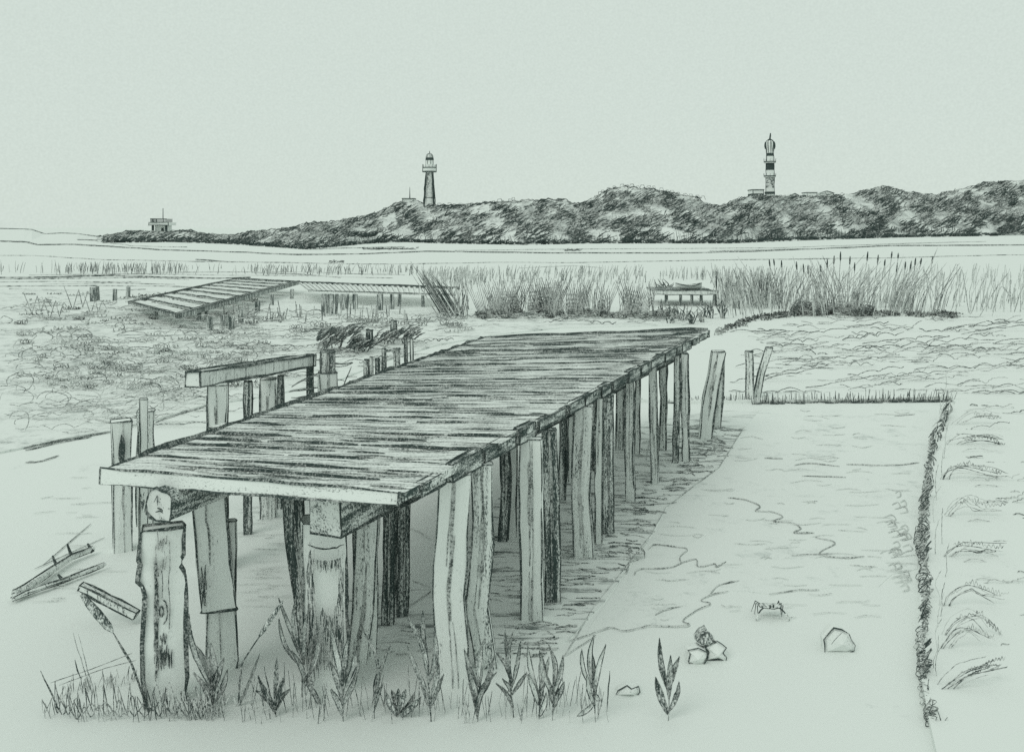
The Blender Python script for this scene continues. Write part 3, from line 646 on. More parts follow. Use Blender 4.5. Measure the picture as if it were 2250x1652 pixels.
# centre front post under the square beam end, with a hollow rotted face
o, rings, D = post(jet, [(712, 1470), (715, 1330), (712, 1200)], 92, 'l', 1.10, marks=0, rot=0, er=3.2, D=5.95, depthf=.7)
q = MB(); fy = D-.16
q.stroke([S(676+i*8, 1196+10*math.sin(i/10*math.pi), fy-.005) for i in range(11)], .006, 0)
for k in range(330):
    z_ = R.random()
    if z_ < .22: x, y, l = U(674, 690), U(1200, 1440), U(20, 50)
    elif z_ < .36: x, y, l = U(742, 756), U(1200, 1440), U(20, 50)
    elif z_ < .50: x = U(684, 748); y, l = 1222+10*math.sin((x-676)/80*math.pi), U(8, 26)
    else: x, y, l = U(682, 748), U(1322+abs(x-715)*.3 if z_ < .8 else 1350, 1460), U(14, 46)
    q.stroke([S(x, y, fy-.002), S(x+U(-3, 3), y+l, fy-.002)], U(.003, .006), R.choice((0, 0, 1)), .6, step=.04)
q.build('rotten_face', [line(6, .85), line(6, .5)], o)
post(jet, [(690, 1420), (668, 1300), (648, 1180), (640, 1110)], 40, 'd', 1.38, D=6.2, er=2, marks=4, name='brace')
post(jet, [(780, 1460), (800, 1330), (812, 1190)], 46, 'm', 1.20, D=6.3, er=2, marks=6, name='brace')
# broken board hanging beside the left post and the thin stake behind it
post(jet, [(482, 1340), (470, 1240), (456, 1110)], 70, 'l', 1.37, D=6.1, er=3.2, marks=1, name='broken_board', open_bottom=True, depthf=.2, rot=0)
post(jet, [(490, 1560), (488, 1450), (484, 1335)], 62, 'l', 1.0, D=6.2, er=2.6, marks=2, depthf=.3, rot=0)
q = MB()
for k in range(18): q.stroke([S(446+U(-8, 8), U(1230, 1330), 6.03), S(448+U(-8, 8), U(1270, 1340), 6.03)], .006, 0, .5, step=.05)
q.build('dark_gap_strokes', [line(6, .85)], jet)  # dark strokes painted over the board as a shadowed gap
post(jet, [(314, 1186), (315, 1120), (316, 1080)], 16, 'l', 1.38, D=8.6, er=1.6)

# ------------------------------------------------------------------ free standing timbers
def free_post(label, pts, wpx, st, marks=2, D=None, name='wooden_post', er=1.8, group=None):
    D_ = D or gd(pts[0][1]); r = thing(name, label, 'post', Vector(((pts[0][0]-CX)*D_/F, D_, 0)), group)
    post(r, pts, wpx, st, D=D, marks=marks, name='shaft', er=er); return r
free_post('squared post left of the jetty front corner, split by a dark slot', [(270, 1208), (268, 1060), (266, 924)], 38, 'l', 4, er=2.2)
free_post('pale post just behind the slotted one at the jetty left side', [(318, 1150), (320, 1000), (321, 902)], 34, 'm', 2)
free_post('thick leaning post standing right of the jetty far end', [(1548, 964), (1560, 870), (1578, 772)], 26, 'l', 5)
free_post('narrow post half hidden behind the thick leaning post', [(1575, 938), (1581, 860), (1584, 790)], 16, 'm', 2)
free_post('upright stake of the crossed pair beyond the pool corner', [(1648, 882), (1647, 820), (1646, 772)], 16, 'm', 2)
free_post('slanting stake of the crossed pair beyond the pool corner', [(1660, 878), (1672, 820), (1690, 764)], 15, 'm', 1)
q = MB(); p0 = S(264, 960, gd(1208)-.2)
[q.stroke([S(266+k*3, 955+k*4, gd(1208)-.10), S(266+k*2, 1018, gd(1208)-.10)], .016, 0, .5, step=.05) for k in range(3)]
q.build('slot', [line(8, .9)], bpy.data.objects['wooden_post'])

# broken rail left of the jetty
D1, D2 = 7.7, 10.6
rail = thing('timber_rail', 'heavy square rail on rough posts running behind the jetty left edge', 'railing', Vector((S(560, 900, 9).x, 9, 0)))
b = MB(); A, B = S(424, 834, D1), S(682, 792, D2)
b.prism(A, B, .13, .125, 0, 1, .017, .03, 10, capm=2); b.build('rail_beam', [M_WM, line(8, .86), M_WL], rail)
def rail_post(x, ybot_deck, w_, st, ytop, t, mk=3, root=rail):
    D = lerp(D1, D2, t); post(root, [(x, HZ+CAMH*F/D), (x, ytop)], w_, st, D=D, marks=mk, er=2)
rail_post(478, 960, 38, 'l', 845, .1, 6); rail_post(494, 955, 12, 'd', 845, .16, 0); rail_post(545, 940, 16, 'd', 838, .42, 2)
rail_post(590, 930, 34, 'm', 832, .6, 6); rail_post(617, 925, 13, 'd', 826, .7, 1); rail_post(682, 900, 14, 'd', 780, .97, 1)
b = MB(); b.stroke([S(640, 860, 9.8), S(700, 852, 10.2)], .012, 0); b.stroke([S(640, 874, 9.8), S(700, 870, 10.2)], .012, 0); b.stroke([S(640, 852, 9.8), S(670, 834, 9.9), S(700, 820, 10.2)], .012, 0)
b.build('lower_slat', [line(8, .7)], rail)
# stump with hoop
D = 10.4; st_ = thing('mooring_stump', 'thick stump with a capped head and a loose hoop, beside the rail end', 'stump', Vector(((722-CX)*D/F, D, 0)))
post(st_, [(720, HZ+CAMH*F/D), (720, 818)], 38, 'l', D=D, marks=5, name='shaft', er=2)
post(st_, [(720, 818), (720, 772)], 30, 'd', D=D, marks=2, name='head', er=2, open_bottom=True)
b = MB(); c = S(748, 800, D); b.stroke([c+Vector((.14*math.cos(a), .1*math.sin(a), .05*math.cos(a*2)*.3)) for a in [i*.3 for i in range(22)]], .008, 0, .5, step=1); b.stroke([S(772, 806, D), S(758, 840, D), S(748, 868, D)], .008, 0)
b.build('hoop', [line(8, .75)], st_)
LB = ['first', 'second', 'third', 'fourth', 'fifth']
for i, (xs, yt, yb, D) in enumerate([((805, 818, 829), 786, 840, 11.2), ((846, 866, 876), 764, 826, 11.8), ((892, 905), 742, 780, 13.2), ((936,), 708, 790, 13.0), ]):
    if i == 3: continue
    g = thing('low_trestle', ['low frame of three dark stakes right of the stump', 'taller frame of thin stakes behind the low one', 'small pair of black stakes farthest along the jetty edge'][i], 'stakes', Vector(((xs[0]-CX)*D/F, D, 0)))
    for k, x in enumerate(xs): post(g, [(x, HZ+CAMH*F/D), (x+U(-3, 3), yt+U(-3, 5))], (9, 7, 10)[k % 3] if i < 2 else 6, 'd' if k != 1 else 'm', D=D, marks=0, name='stake', er=1.4)
    b = MB(); b.prism(S(xs[0]-4, yt+8, D), S(xs[-1]+4, yt+2, D), .03, .03, 0, None, seg=3); b.build('crosspiece', [M_WD], g)
for i, (x, yt, yb) in enumerate([(862, 704, 730), (808, 724, 752), (816, 726, 756), (868, 706, 728)]):
    D = gd(yb+6); free_post(['short black stake nearest the dark bushes', 'left black stake standing in the dark bush', 'right black stake standing in the dark bush', 'short black stake right of its twin above the bush'][i], [(x, yb+6), (x, yt)], 6, 'd', 0, name='stake')

# dark bushes between rail and second jetty
def bush(label, x0, x1, y0, y1, n, slope=-.5):
    yb = y1; D = gd(yb)*1.0; q = MB(); r = Vector(((lerp(x0, x1, .5)-CX)*D/F, D, 0))
    root = thing('dark_bush', label, 'bush', r)
    for k in range(n):
        t = R.random(); x = lerp(x0, x1, t); yc = lerp(y1-(y1-y0)*.3, y0+(y1-y0)*.45, t)+U(-1, 1)*(y1-y0)*.28; dd = D+U(-.5, .5)
        p = S(x, yc, dd); p.z = max(.05, p.z); l = U(9, 22)*D/F; r_ = U(1.0, 2.0)*D/F
        q.tube([p, p+Vector((l*.5, U(-.1, .1), l*.42)), p+Vector((l, 0, l*.6))], [r_, r_*1.2, r_*.4], 0 if R.random() < .7 else 1)
    q.build('branches', [line(16, .8), line(16, .55)], root)
    q = MB()
    for k in range(5): p = S(lerp(x0, x1, U(.2, .8)), y1, D); p.z = 0; q.tube([p, p+Vector((U(-.1, .2), 0, U(.1, .35)))], [.02, .01], 0)
    q.build('stem', [line(16, .85)], root)
bush('largest dark bush, leaning right behind the stump', 694, 790, 704, 772, 170)
bush('low flat dark bush between the two black stakes', 760, 818, 750, 776, 60)
bush('elongated dark bush slanting up behind the thin stake frames', 822, 915, 716, 758, 95)

# ------------------------------------------------------------------ second jetty and boardwalk
def plankdeck(root, c4, z, n, th, mats, er):
    a, b_, c, d = [G(x, y, z) for x, y in c4]; q = MB()            # near-left, near-right, far-right, far-left
    for i in range(n):
        t0, t1 = i/n, (i+.62)/n; P = [a.lerp(d, t0), b_.lerp(c, t0), b_.lerp(c, t1), a.lerp(d, t1)]; k = len(q.v)
        q.v += [p-Vector((0, 0, th)) for p in P]+P
        for f in ((3, 2, 1, 0), (4, 5, 6, 7), (0, 1, 5, 4), (1, 2, 6, 5), (2, 3, 7, 6), (3, 0, 4, 7)): q.face(tuple(k+j for j in f), 0)
        q.stroke([P[0], P[1]], er, 1, .4)
    q.build('deck', mats, root)
    return a, b_, c, d
J2 = thing('jetty', 'small distant jetty with open gapped boards, left beyond the marsh', 'jetty', G(470, 700, 0))
M_D2 = pencil('far_boards', .20, (22, 40, 22), streak=(1, 6, 2), amt=.3, soft=.3)
a, b_, c, d = plankdeck(J2, [(285, 664), (392, 692), (655, 620), (517, 613)], .45, 9, .05, [M_D2, line(32, .8)], .025)
for p, q_, w_ in ((a, d, .10), (b_, c, .16), (d, c, .12), (a, b_, .09)):
    q = MB(); q.prism(p+Vector((0, 0, -.02)), q_+Vector((0, 0, -.02)), w_, w_, 0, 1, .02, .1, 10, edges=(2, 3)); q.build('edge_beam', [M_WD, line(32, .85)], J2)
for x, y, h, w_ in [(436, 708, 0, 6), (452, 706, 0, 4), (462, 728, 0, 8), (491, 724, 0, 9), (507, 728, 0, 8), (530, 712, 0, 7), (566, 690, 0, 6), (598, 672, 0, 5), (640, 658, 0, 5), (344, 700, 0, 5), (205, 664, 0, 8), (215, 662, 0, 5)]:
    D = gd(y)
    q = MB(); p = G(x, y, 0); q.prism(p+Vector((0, 0, -.05)), p+Vector((U(-.04, .04), 0, .43 if x > 300 else .6)), w_*1.5*D/F, w_*D/F, 0, None, seg=3, wob=.15)
    if x > 300: q.build('post', [M_WD], J2)
    else:
        rt = thing('stake', 'thick black stake in the far left mud' if x < 210 else 'thin black stake touching the thick one in the far left mud', 'stake', p); q.build('shaft', [M_WD], rt)
for x, y, l in ((252, 662, 'lone black stake between the far stake pair and the small jetty'), (281, 656, 'short dark stake closest to the small jetty left corner')):
    p = G(x, y, 0); rt = thing('stake', l, 'stake', p); D = gd(y); q = MB(); q.prism(p+Vector((0, 0, -.05)), p+Vector((.02, 0, .5)), 7*D/F, 6*D/F, 0, None, seg=3, wob=.15); q.build('shaft', [M_WD], rt)

BW = thing('boardwalk', 'low narrow boardwalk on short posts running right from the small jetty', 'boardwalk', G(800, 680, 0))
zb = .50; A, B = G(655, 621, zb), G(1008, 634, zb)
A2, B2 = G(680, 640, zb-.0), G(1000, 649, zb)
q = MB(); q.prism(A, B, .16, .07, 0, 1, .03, .1, 14, edges=(2, 3)); q.build('far_rail', [M_WD, line(32, .85)], BW)
q = MB(); q.prism(A2+Vector((0, 0, .0)), B2, .10, .06, 0, 1, .018, .1, 14, edges=(2, 3)); q.build('near_rail', [M_WM, line(32, .8)], BW)
q = MB()
for i in range(30):
    t = (i+.3)/30; p, r_ = A.lerp(B, t), A2.lerp(B2, t); q.prism(p, r_, .10, .04, 0, 1, .012, .1, 2, edges=(0, 2))
q.build('deck', [M_D2, line(32, .75)], BW)
for x, y, w_ in [(712, 692, 6), (720, 690, 5), (728, 694, 5), (738, 692, 4), (752, 683, 5), (762, 680, 4), (781, 681, 6), (835, 683, 7), (862, 681, 5), (877, 675, 5), (930, 676, 4)]:
    D = gd(y); p = G(x, y, 0); q = MB(); q.prism(p+Vector((0, 0, -.05)), p+Vector((U(-.03, .03), 0, CAMH-(646-HZ)*D/F)), w_*1.7*D/F, w_*D/F, 0, None, seg=3, wob=.15); q.build('post', [M_WD], BW)

# platform on the right, with a small boat lying on it
PF = thing('landing_stage', 'small landing stage on black legs among the reeds beyond the jetty end', 'landing stage', G(1510, 672, 0))
zp = .30; D = gd(672); zt = CAMH-(640-HZ)*D/F
q = MB(); x0, x1 = (1440-CX)*D/F, (1574-CX)*D/F
for k in range(6): q.box(x0, x1, D-.05+k*.42, D+.30+k*.42, zt-.05, zt+U(-.01, .01), 0)
q.build('deck', [pencil('stage_boards', .62, (25, 25, 25), streak=(2, 4, 4), amt=.3, soft=.3)], PF)
q = MB(); q.prism(Vector((x0-.1, D-.14, zt-.04)), Vector((x1, D-.14, zt-.04)), .12, .16, 0, 1, .018, .2, 12); q.build('edge_beam', [M_WM, line(32, .9)], PF)
for x in (1464, 1495, 1520, 1541, 1570):
    for yy in (D, ): q = MB(); X = (x-CX)*yy/F; q.prism(Vector((X, yy, -.05)), Vector((X, yy, zt-.08)), 6*D/F, 6*D/F, 0, None, seg=3, wob=.15); q.build('leg', [M_WD], PF)
q = MB(); X = (1573-CX)*D/F; q.prism(Vector((X, D-.1, -.05)), Vector((X, D-.1, CAMH-(596-HZ)*D/F)), 2.5*D/F, 2.5*D/F, 0, None, seg=4); q.build('mast', [line(32, .75)], PF)
BT = thing('rowing_boat', 'small pale rowing boat lying on the landing stage', 'boat', Vector(((1513-CX)*(D+1)/F, D+1, zt)))
q = MB(); L_ = 60*D/F/2; n = 14
for i in range(n+1):
    t = i/n*2-1; wv = (1-abs(t)**2.4)*.28+.01; sh = .10*t*t; zc = zt+.01
    for u_, v_ in ((-1, .15+sh), (-.8, .07+sh*.7), (-.3, 0+sh*.6), (.3, 0+sh*.6), (.8, .07+sh*.7), (1, .15+sh), (.8, .13+sh), (-.8, .13+sh)): q.v.append(Vector((BT.location.x+t*L_, D+1+u_*wv, zc+v_)))
for i in range(n):
    for j in range(8): u, v = i*8+j, i*8+(j+1) % 8; q.face((u, v, v+8, u+8), 0)
q.face(tuple(range(8))[::-1]); q.face(tuple(n*8+j for j in range(8)))
for j in (0, 5, 2): q.stroke([q.v[i*8+j] for i in range(n+1)], .018, 1, .4, step=9)
q.build('hull', [pencil('boat_paint', .18, (30, 30, 30), soft=.3), line(32, .8)], BT)
q = MB(); q.box(BT.location.x-.1, BT.location.x+.06, D+.76, D+1.24, zt+.13, zt+.16, 0); q.build('thwart', [M_WM], BT)
def plantlets(m):
    for cx, yb in ((1455, 700), (1475, 712), (1500, 706), (1520, 712), (1545, 708), (1560, 700), (1590, 700), (1470, 640), (1450, 640)):
        D = gd(yb)
        for j in range(9): p = G(cx+U(-8, 8), yb); h = U(18, 46)*D/F*(.6 if yb < 660 else 1); m.tube([p, p+Vector((U(-.3, .3)*h, 0, h*.6)), p+Vector((U(-.5, .5)*h, 0, h))], [1.4*D/F, 1.6*D/F, .4*D/F], R.choice((0, 1)))
q = MB(); plantlets(q); tag(q.build('stage_weeds', [line(32, .85), line(32, .6)]), 'dark spiky weeds growing round the legs of the landing stage', kind='stuff')

# ------------------------------------------------------------------ buildings on the dunes
LB_ = pencil('dark_paint', 1.0, (2.2, 2.2, 2.2), soft=.35)
def W(px, D): return px*D/F
def rz(y, D): return CAMH-(y-HZ)*D/F
# lighthouse with the round lantern (centre)
x = 944; base = dune_pt(x, 1); D = base.y-1; z0 = rz(459, D); c = Vector(((x-CX)*D/F, D, z0))
lt = thing('lighthouse', 'tapering pale lighthouse with wide gallery and domed lantern on the middle dune', 'lighthouse', c)
def zz(y): return rz(y, D)-z0
def pr(*rows): return [(zz(y), W(w_, D)/2, m_) for y, w_, m_ in rows]
q = MB(); q.loft(c, pr((462, 29, 0), (436, 26, 0), (435.9, 26.4, 1), (434.6, 26.4, 1), (434.5, 25.6, 2), (378, 17, 2)))
for s_ in (-1, 1):
    for k in range(3): q.stroke([c+Vector((s_*W(13.2-k*1.5, D), -.7-k*.5, 0)), c+Vector((s_*W(8-k, D), -.5-k*.4, zz(379)))], W(1.3, D), 1, .5, step=1)
q.build('tower', [M_WHITE, LB_, M_GREYT], lt)
q = MB(); q.loft(c, pr((379, 30, 1), (377, 31, 1), (376.5, 29, 0), (370.5, 29, 0), (370, 31, 1), (368.5, 31, 1), (368, 29, 0), (363, 29, 0)))
for s_ in (-1, 1): q.stroke([c+Vector((s_*W(15, D), -.2, zz(379))), c+Vector((s_*W(15, D), -.2, zz(361)))], W(1.6, D), 1)
for a in range(12): w_ = a*math.pi/6; q.stroke([c+Vector((W(15.2, D)*math.cos(w_), W(15.2, D)*math.sin(w_), zz(369))), c+Vector((W(15.2, D)*math.cos(w_), W(15.2, D)*math.sin(w_), zz(362)))], W(.6, D), 1, .3)
q.build('gallery', [M_WHITE, LB_], lt)
q = MB(); q.loft(c, pr((363, 17, 0), (353, 17, 0), (352.8, 18.5, 1), (347, 17.5, 1)))
for a in range(8): w_ = a*math.pi/4+.35; q.stroke([c+Vector((W(8.6, D)*math.cos(w_), W(8.6, D)*math.sin(w_), zz(362))), c+Vector((W(8.6, D)*math.cos(w_), W(8.6, D)*math.sin(w_), zz(353)))], W(1.1, D), 1, .3)
q.build('lantern_room', [M_WHITE, LB_], lt)
q = MB(); q.loft(c, [(lerp(zz(347), zz(338), math.sin(i*.26)), W(15.6, D)/2*math.cos(i*.26)+.02, 0) for i in range(7)], n=16)
for a in range(8): w_ = a*math.pi/4+.2; q.stroke([c+Vector((W(7.9, D)*math.cos(w_)*math.cos(i*.3), W(7.9, D)*math.sin(w_)*math.cos(i*.3), lerp(zz(347), zz(337.6), math.sin(i*.3)))) for i in range(6)], W(.8, D), 1, .2, step=9)
q.build('dome', [M_GREYT, LB_], lt)
q = MB(); q.tube([c+Vector((0, 0, zz(339))), c+Vector((0, 0, zz(332)))], [W(1.2, D), W(.5, D)], 0, 5); q.build('finial', [LB_], lt)

# banded lighthouse (right)
x = 1691.5; base = dune_pt(x, 1); D = base.y-1; z0 = rz(438, D); c = Vector(((x-CX)*D/F, D, z0))
lt = thing('lighthouse', 'slim banded lighthouse with two balconies and pointed spire on the right dune', 'lighthouse', c)
q = MB(); q.loft(c, pr((440, 19.5, 0), (427, 18.5, 0), (426.8, 22, 1), (421.8, 22, 1), (421.7, 18.5, 0), (414, 18.5, 0), (413.9, 18.6, 2), (390.5, 18, 2), (390, 18, 0), (374.5, 18, 0), (374.4, 18.2, 1), (360, 17.5, 1), (359, 16, 0), (343.7, 15.5, 0), (343.6, 15.8, 1), (337, 15.2, 1)))
for s_ in (-1, 1): q.stroke([c+Vector((s_*W(9.3, D), -.25, 0)), c+Vector((s_*W(8.8, D), -.25, zz(375))), c+Vector((s_*W(7.8, D), -.25, zz(337)))], W(1.1, D), 1, .4, step=1)
q.build('tower', [M_WHITE, LB_, pencil('mottled_band', .5, (3, 3, 3), soft=.3, streak=(1, 1, 1), amt=.3)], lt)
for ya, yb in ((383.5, 390.3), (351, 359)):
    q = MB(); q.loft(c, pr((yb, 24, 0), (yb-2, 26, 1), (yb-4, 26, 1), (yb-4.1, 25, 0)))
    for a in range(10): w_ = a*math.pi/5+.1; q.stroke([c+Vector((W(12.8, D)*math.cos(w_), W(12.8, D)*math.sin(w_), zz(yb-3))), c+Vector((W(13.2, D)*math.cos(w_), W(13.2, D)*math.sin(w_), zz(ya-2)))], W(.9, D), 1, .3)
    q.build('balcony', [M_GREYT, LB_], lt)
q = MB(); q.loft(c, pr((337, 14.5, 0), (328, 15.5, 0), (320, 18, 0), (313, 17.5, 0), (309.5, 12, 1), (306, 3, 1)))
for a in range(9): w_ = a*math.pi*2/9+.5; q.stroke([c+Vector((W(r_, D)*math.cos(w_), W(r_, D)*math.sin(w_), zz(y_))) for r_, y_ in ((7.6, 337), (8.1, 328), (9.3, 320), (9.1, 313), (6.3, 309.5), (2, 306))], W(1.2, D), 1, .3, step=9)
for s_ in (-1, 1): q.loft(c+Vector((s_*W(10, D), -.1, 0)), pr((328, 2, 1), (322, 5, 1), (316, 4, 1), (312, 1, 1)), n=8)
q.build('lantern_room', [M_WHITE, LB_], lt)
q = MB(); q.tube([c+Vector((0, 0, zz(307))), c+Vector((W(1, D), 0, zz(299))), c+Vector((W(1.5, D), 0, zz(293)))], [W(1.8, D), W(1.8, D), W(1.1, D)], 0, 6); q.build('spire', [LB_], lt)

def house(label, x0, x1, y0, y1, name='building', roof=0.0, door=None, mast=None, dark_base=False, cat='building', depth=5, dfr=1.0):
    xm = (x0+x1)/2; D = dune_pt(xm, 1).y-1; zt_, zb_ = rz(y0, D), rz(y1, D); X0, X1 = (x0-CX)*D/F, (x1-CX)*D/F
    r = thing(name, label, cat, Vector(((X0+X1)/2, D, zb_))); q = MB(); q.box(X0, X1, D, D+depth, zb_-.6, zt_, 0); r1 = .14
    if dark_base: q.box(X0-.05, X1+.05, D-.06, D+depth, zb_-.5, lerp(zb_, zt_, .42), 1)
    for P in ([(X0, zb_), (X0, zt_)], [(X1, zb_), (X1, zt_)], [(X0, zb_), (X1, zb_)]): q.stroke([Vector((a, D-.08, z_)) for a, z_ in P], r1, 1, .5, step=.8)
    q.build('wall', [M_WHITE, LB_], r); q = MB()
    if roof:
        k = len(q.v); o = .3
        for yy in (D-o, D+depth+o): q.v += [Vector((X0-o, yy, zt_)), Vector((X1+o, yy, zt_)), Vector(((X0+X1)/2, yy, zt_+W(roof, D)))]
        for f in ((0, 1, 2), (5, 4, 3), (0, 2, 5, 3), (2, 1, 4, 5), (1, 0, 3, 4)): q.face(tuple(k+j for j in f), 0)
        q.stroke([q.v[0], q.v[2], q.v[1]], r1, 1, .4, step=.8)
    else: q.box(X0-.15, X1+.15, D-.2, D+depth+.1, zt_, zt_+.22, 1)
    q.build('roof', [M_GREYT, LB_], r)
    if mast: q = MB(); X = (mast[0]-CX)*D/F; q.tube([Vector((X, D+.5, zt_)), Vector((X, D+.5, rz(mast[1], D)))], [W(1.3, D), W(.4, D)], 0, 5); q.build('mast', [LB_], r)
    return r, D
house('low flat hut with a thin mast, left of the domed lighthouse', 884, 909, 437.5, 446, mast=(900, 411), name='hut', cat='hut')
house('flat-roofed shed with dark base beside the banded lighthouse', 1654, 1678, 418, 431, dark_base=True, name='shed', cat='shed')
house('smallest low roofed house right of the banded lighthouse', 1706, 1724, 432, 436, name='house', cat='house', depth=3)
house('gabled house with the sharpest peak on the right dune', 1736, 1756, 431, 435, roof=5.5, name='house', cat='house')
house('flat-topped house between the gabled house and the rightmost house', 1773, 1795, 424, 433, name='house', cat='house')
house('rightmost house with wide low gable on the dune', 1802, 1832, 425, 433, roof=5, name='house', cat='house')
# lookout station on the left dune
x = 351; D = dune_pt(x, 1).y-2; zb_ = rz(510, D)
lk = thing('lookout_station', 'flat lookout station on two piers with railed roof and mast, far left dune', 'lookout', Vector(((x-CX)*D/F, D, zb_)))
def XX(a): return (a-CX)*D/F
q = MB(); q.box(XX(337), XX(364), D+1, D+4.5, zb_-.4, rz(495, D), 0); q.build('wall', [M_WHITE], lk)
for a, b2 in ((334, 337.6), (363.6, 367)): q = MB(); q.box(XX(a), XX(b2), D-.3, D+.3, zb_-.4, rz(495, D), 0); q.build('pier', [LB_], lk)
q = MB(); q.box(XX(351.5), XX(356.8), D+.9, D+1.05, zb_, rz(501, D), 0); q.build('door', [LB_], lk)
q = MB(); q.box(XX(328.5), XX(372), D-.6, D+5, rz(495.5, D), rz(489, D), 0)
for yy in (489, 495.3): q.stroke([Vector((XX(a), D-.7, rz(yy, D))) for a in (327.5, 340, 355, 373)], W(1, D), 1, .5, step=.6)
q.stroke([Vector((XX(372), D-.65, rz(488, D))), Vector((XX(372.5), D-.65, rz(496, D)))], W(2, D), 1); q.stroke([Vector((XX(329), D-.65, rz(490, D))), Vector((XX(329), D-.65, rz(496, D)))], W(1.2, D), 1)
q.build('roof_slab', [M_WHITE, LB_], lk)
q = MB()
for k in range(15): a = lerp(332, 366, k/14); q.tube([Vector((XX(a), D-.3, rz(489, D))), Vector((XX(a+U(-.5, .5)), D-.3, rz(481, D)))], W(.55, D), 0, 4)
for k in range(8): yy = lerp(D-.3, D+4, k/7); [q.tube([Vector((XX(a), yy, rz(489, D))), Vector((XX(a), yy, rz(481, D)))], W(.55, D), 0, 4) for a in (332, 366)]
q.tube([Vector((XX(331), D-.3, rz(481, D))), Vector((XX(367), D-.3, rz(481.5, D)))], W(.9, D), 0, 4); q.build('railing', [LB_], lk)
q = MB(); q.tube([Vector((XX(356.7), D+.5, rz(489, D))), Vector((XX(356.7), D+.5, rz(457.7, D)))], [W(1.1, D), W(.7, D)], 0, 5); q.build('mast', [LB_], lk)

# small wreckage on the flats
for lab, x0, x1, y in (('tiny dark drift clump on the flats below the left shore line', 718, 755, 578), ('dark drift patch on the shore left of centre', 795, 915, 549), ('small dark drift patch on the shore right of centre', 1240, 1275, 552)):
    D = gd(y); q = MB()
    for k in range(int((x1-x0)*.7)): p = S(U(x0, x1), y-U(0, 5), D); p.z = max(p.z, .02); q.tube([p, p+Vector((U(3, 8)*D/F, 0, U(-1, 2)*D/F))], [U(.6, 1.4)*D/F, .4*D/F], 0)
    tag(q.build('drift_clump', [line(128, .8)], origin=G((x0+x1)/2, y)), lab, 'driftwood')

# ------------------------------------------------------------------ crabs, stones, driftwood
def crab(label, x0, x1, y0, y1, claws=True):
    D = gd(y1); X = ((x0+x1)/2-CX)*D/F; s_ = (x1-x0)*D/F; zt_ = rz(y0, D); r = thing('crab', label, 'crab', Vector((X, D, 0)))
    q = MB(); n = 18; bw, zc = s_*.34, zt_*.84; rg = []
    for j, (zf, rf) in enumerate(((-.16, .5), (-.08, .9), (.0, 1), (.08, .93), (.15, .6), (.18, .2))):
        for i in range(n):
            a = 2*math.pi*i/n; k = 1+.05*math.cos(a*9)*(j in (2, 3)); q.v.append(Vector((X+bw*rf*k*math.cos(a), D+bw*.62*rf*k*math.sin(a), zc+zf*bw*.75)))
    for j in range(5):
        for i in range(n): u, v = j*n+i, j*n+(i+1) % n; q.face((u, v, v+n, u+n), 0)
    q.face(tuple(range(n))[::-1]); q.face(tuple(5*n+i for i in range(n)))
    q.stroke([q.v[2*n+i] for i in range(n)]+[q.v[2*n]], s_*.012, 1, .5, step=9)
    for e in (-.3, .3): q.loft((X+e*bw*.5, D-bw*.55, zc+.05*bw), [(0, bw*.05, 1), (bw*.2, bw*.09, 1), (bw*.28, bw*.04, 1)], n=8)
    q.build('carapace', [pencil('crab_shell', .34, (140, 140, 140), streak=(40, 40, 40), amt=.3, soft=.3), line(8, .95)], r)
    for s in (-1, 1):
        for k in range(3 if claws else 4):
            a = -.1+.35*k; p = Vector((X+s*bw*.8*math.cos(a*.8), D+bw*.5*math.sin(a), zc)); kn = p+Vector((s*s_*.12, .03*k, .02*s_)); ft = Vector((X+s*s_*(.36+.05*k), D+.05*k+.01, 0))
            q = MB(); q.tube([p, kn, ft], [s_*.017, s_*.015, s_*.007], 0, 5); q.build('leg', [line(8, 1.0)], r)
        if claws:
            q = MB(); p = Vector((X+s*bw*.7, D-bw*.4, zc)); e = Vector((X+s*s_*.41, D-bw*.6, zt_*.5)); h = Vector((X+s*s_*.48, D-bw*.75, zt_*.2))
            q.tube([p, p.lerp(e, .5)+Vector((0, 0, .02*s_)), e], [s_*.02, s_*.022, s_*.02], 1, 6)
            q.tube([e, e.lerp(h, .4), h, h+Vector((-s*.02*s_, -.01, -zt_*.17))], [s_*.02, s_*.042, s_*.034, s_*.006], 0, 8); q.tube([h, h+Vector((s*s_*.03, -.01, -zt_*.14))], [s_*.018, s_*.004], 1, 5)
            q.build('claw', [pencil('crab_shell', .3, 1), line(8, .95)], r)
crab('larger crab with two raised claws on the open mud above the stones', 1656, 1728, 1326, 1356)
crab('small thin-legged crab at the edge of the shaded mud by the posts', 1379, 1422, 1211, 1228, False)
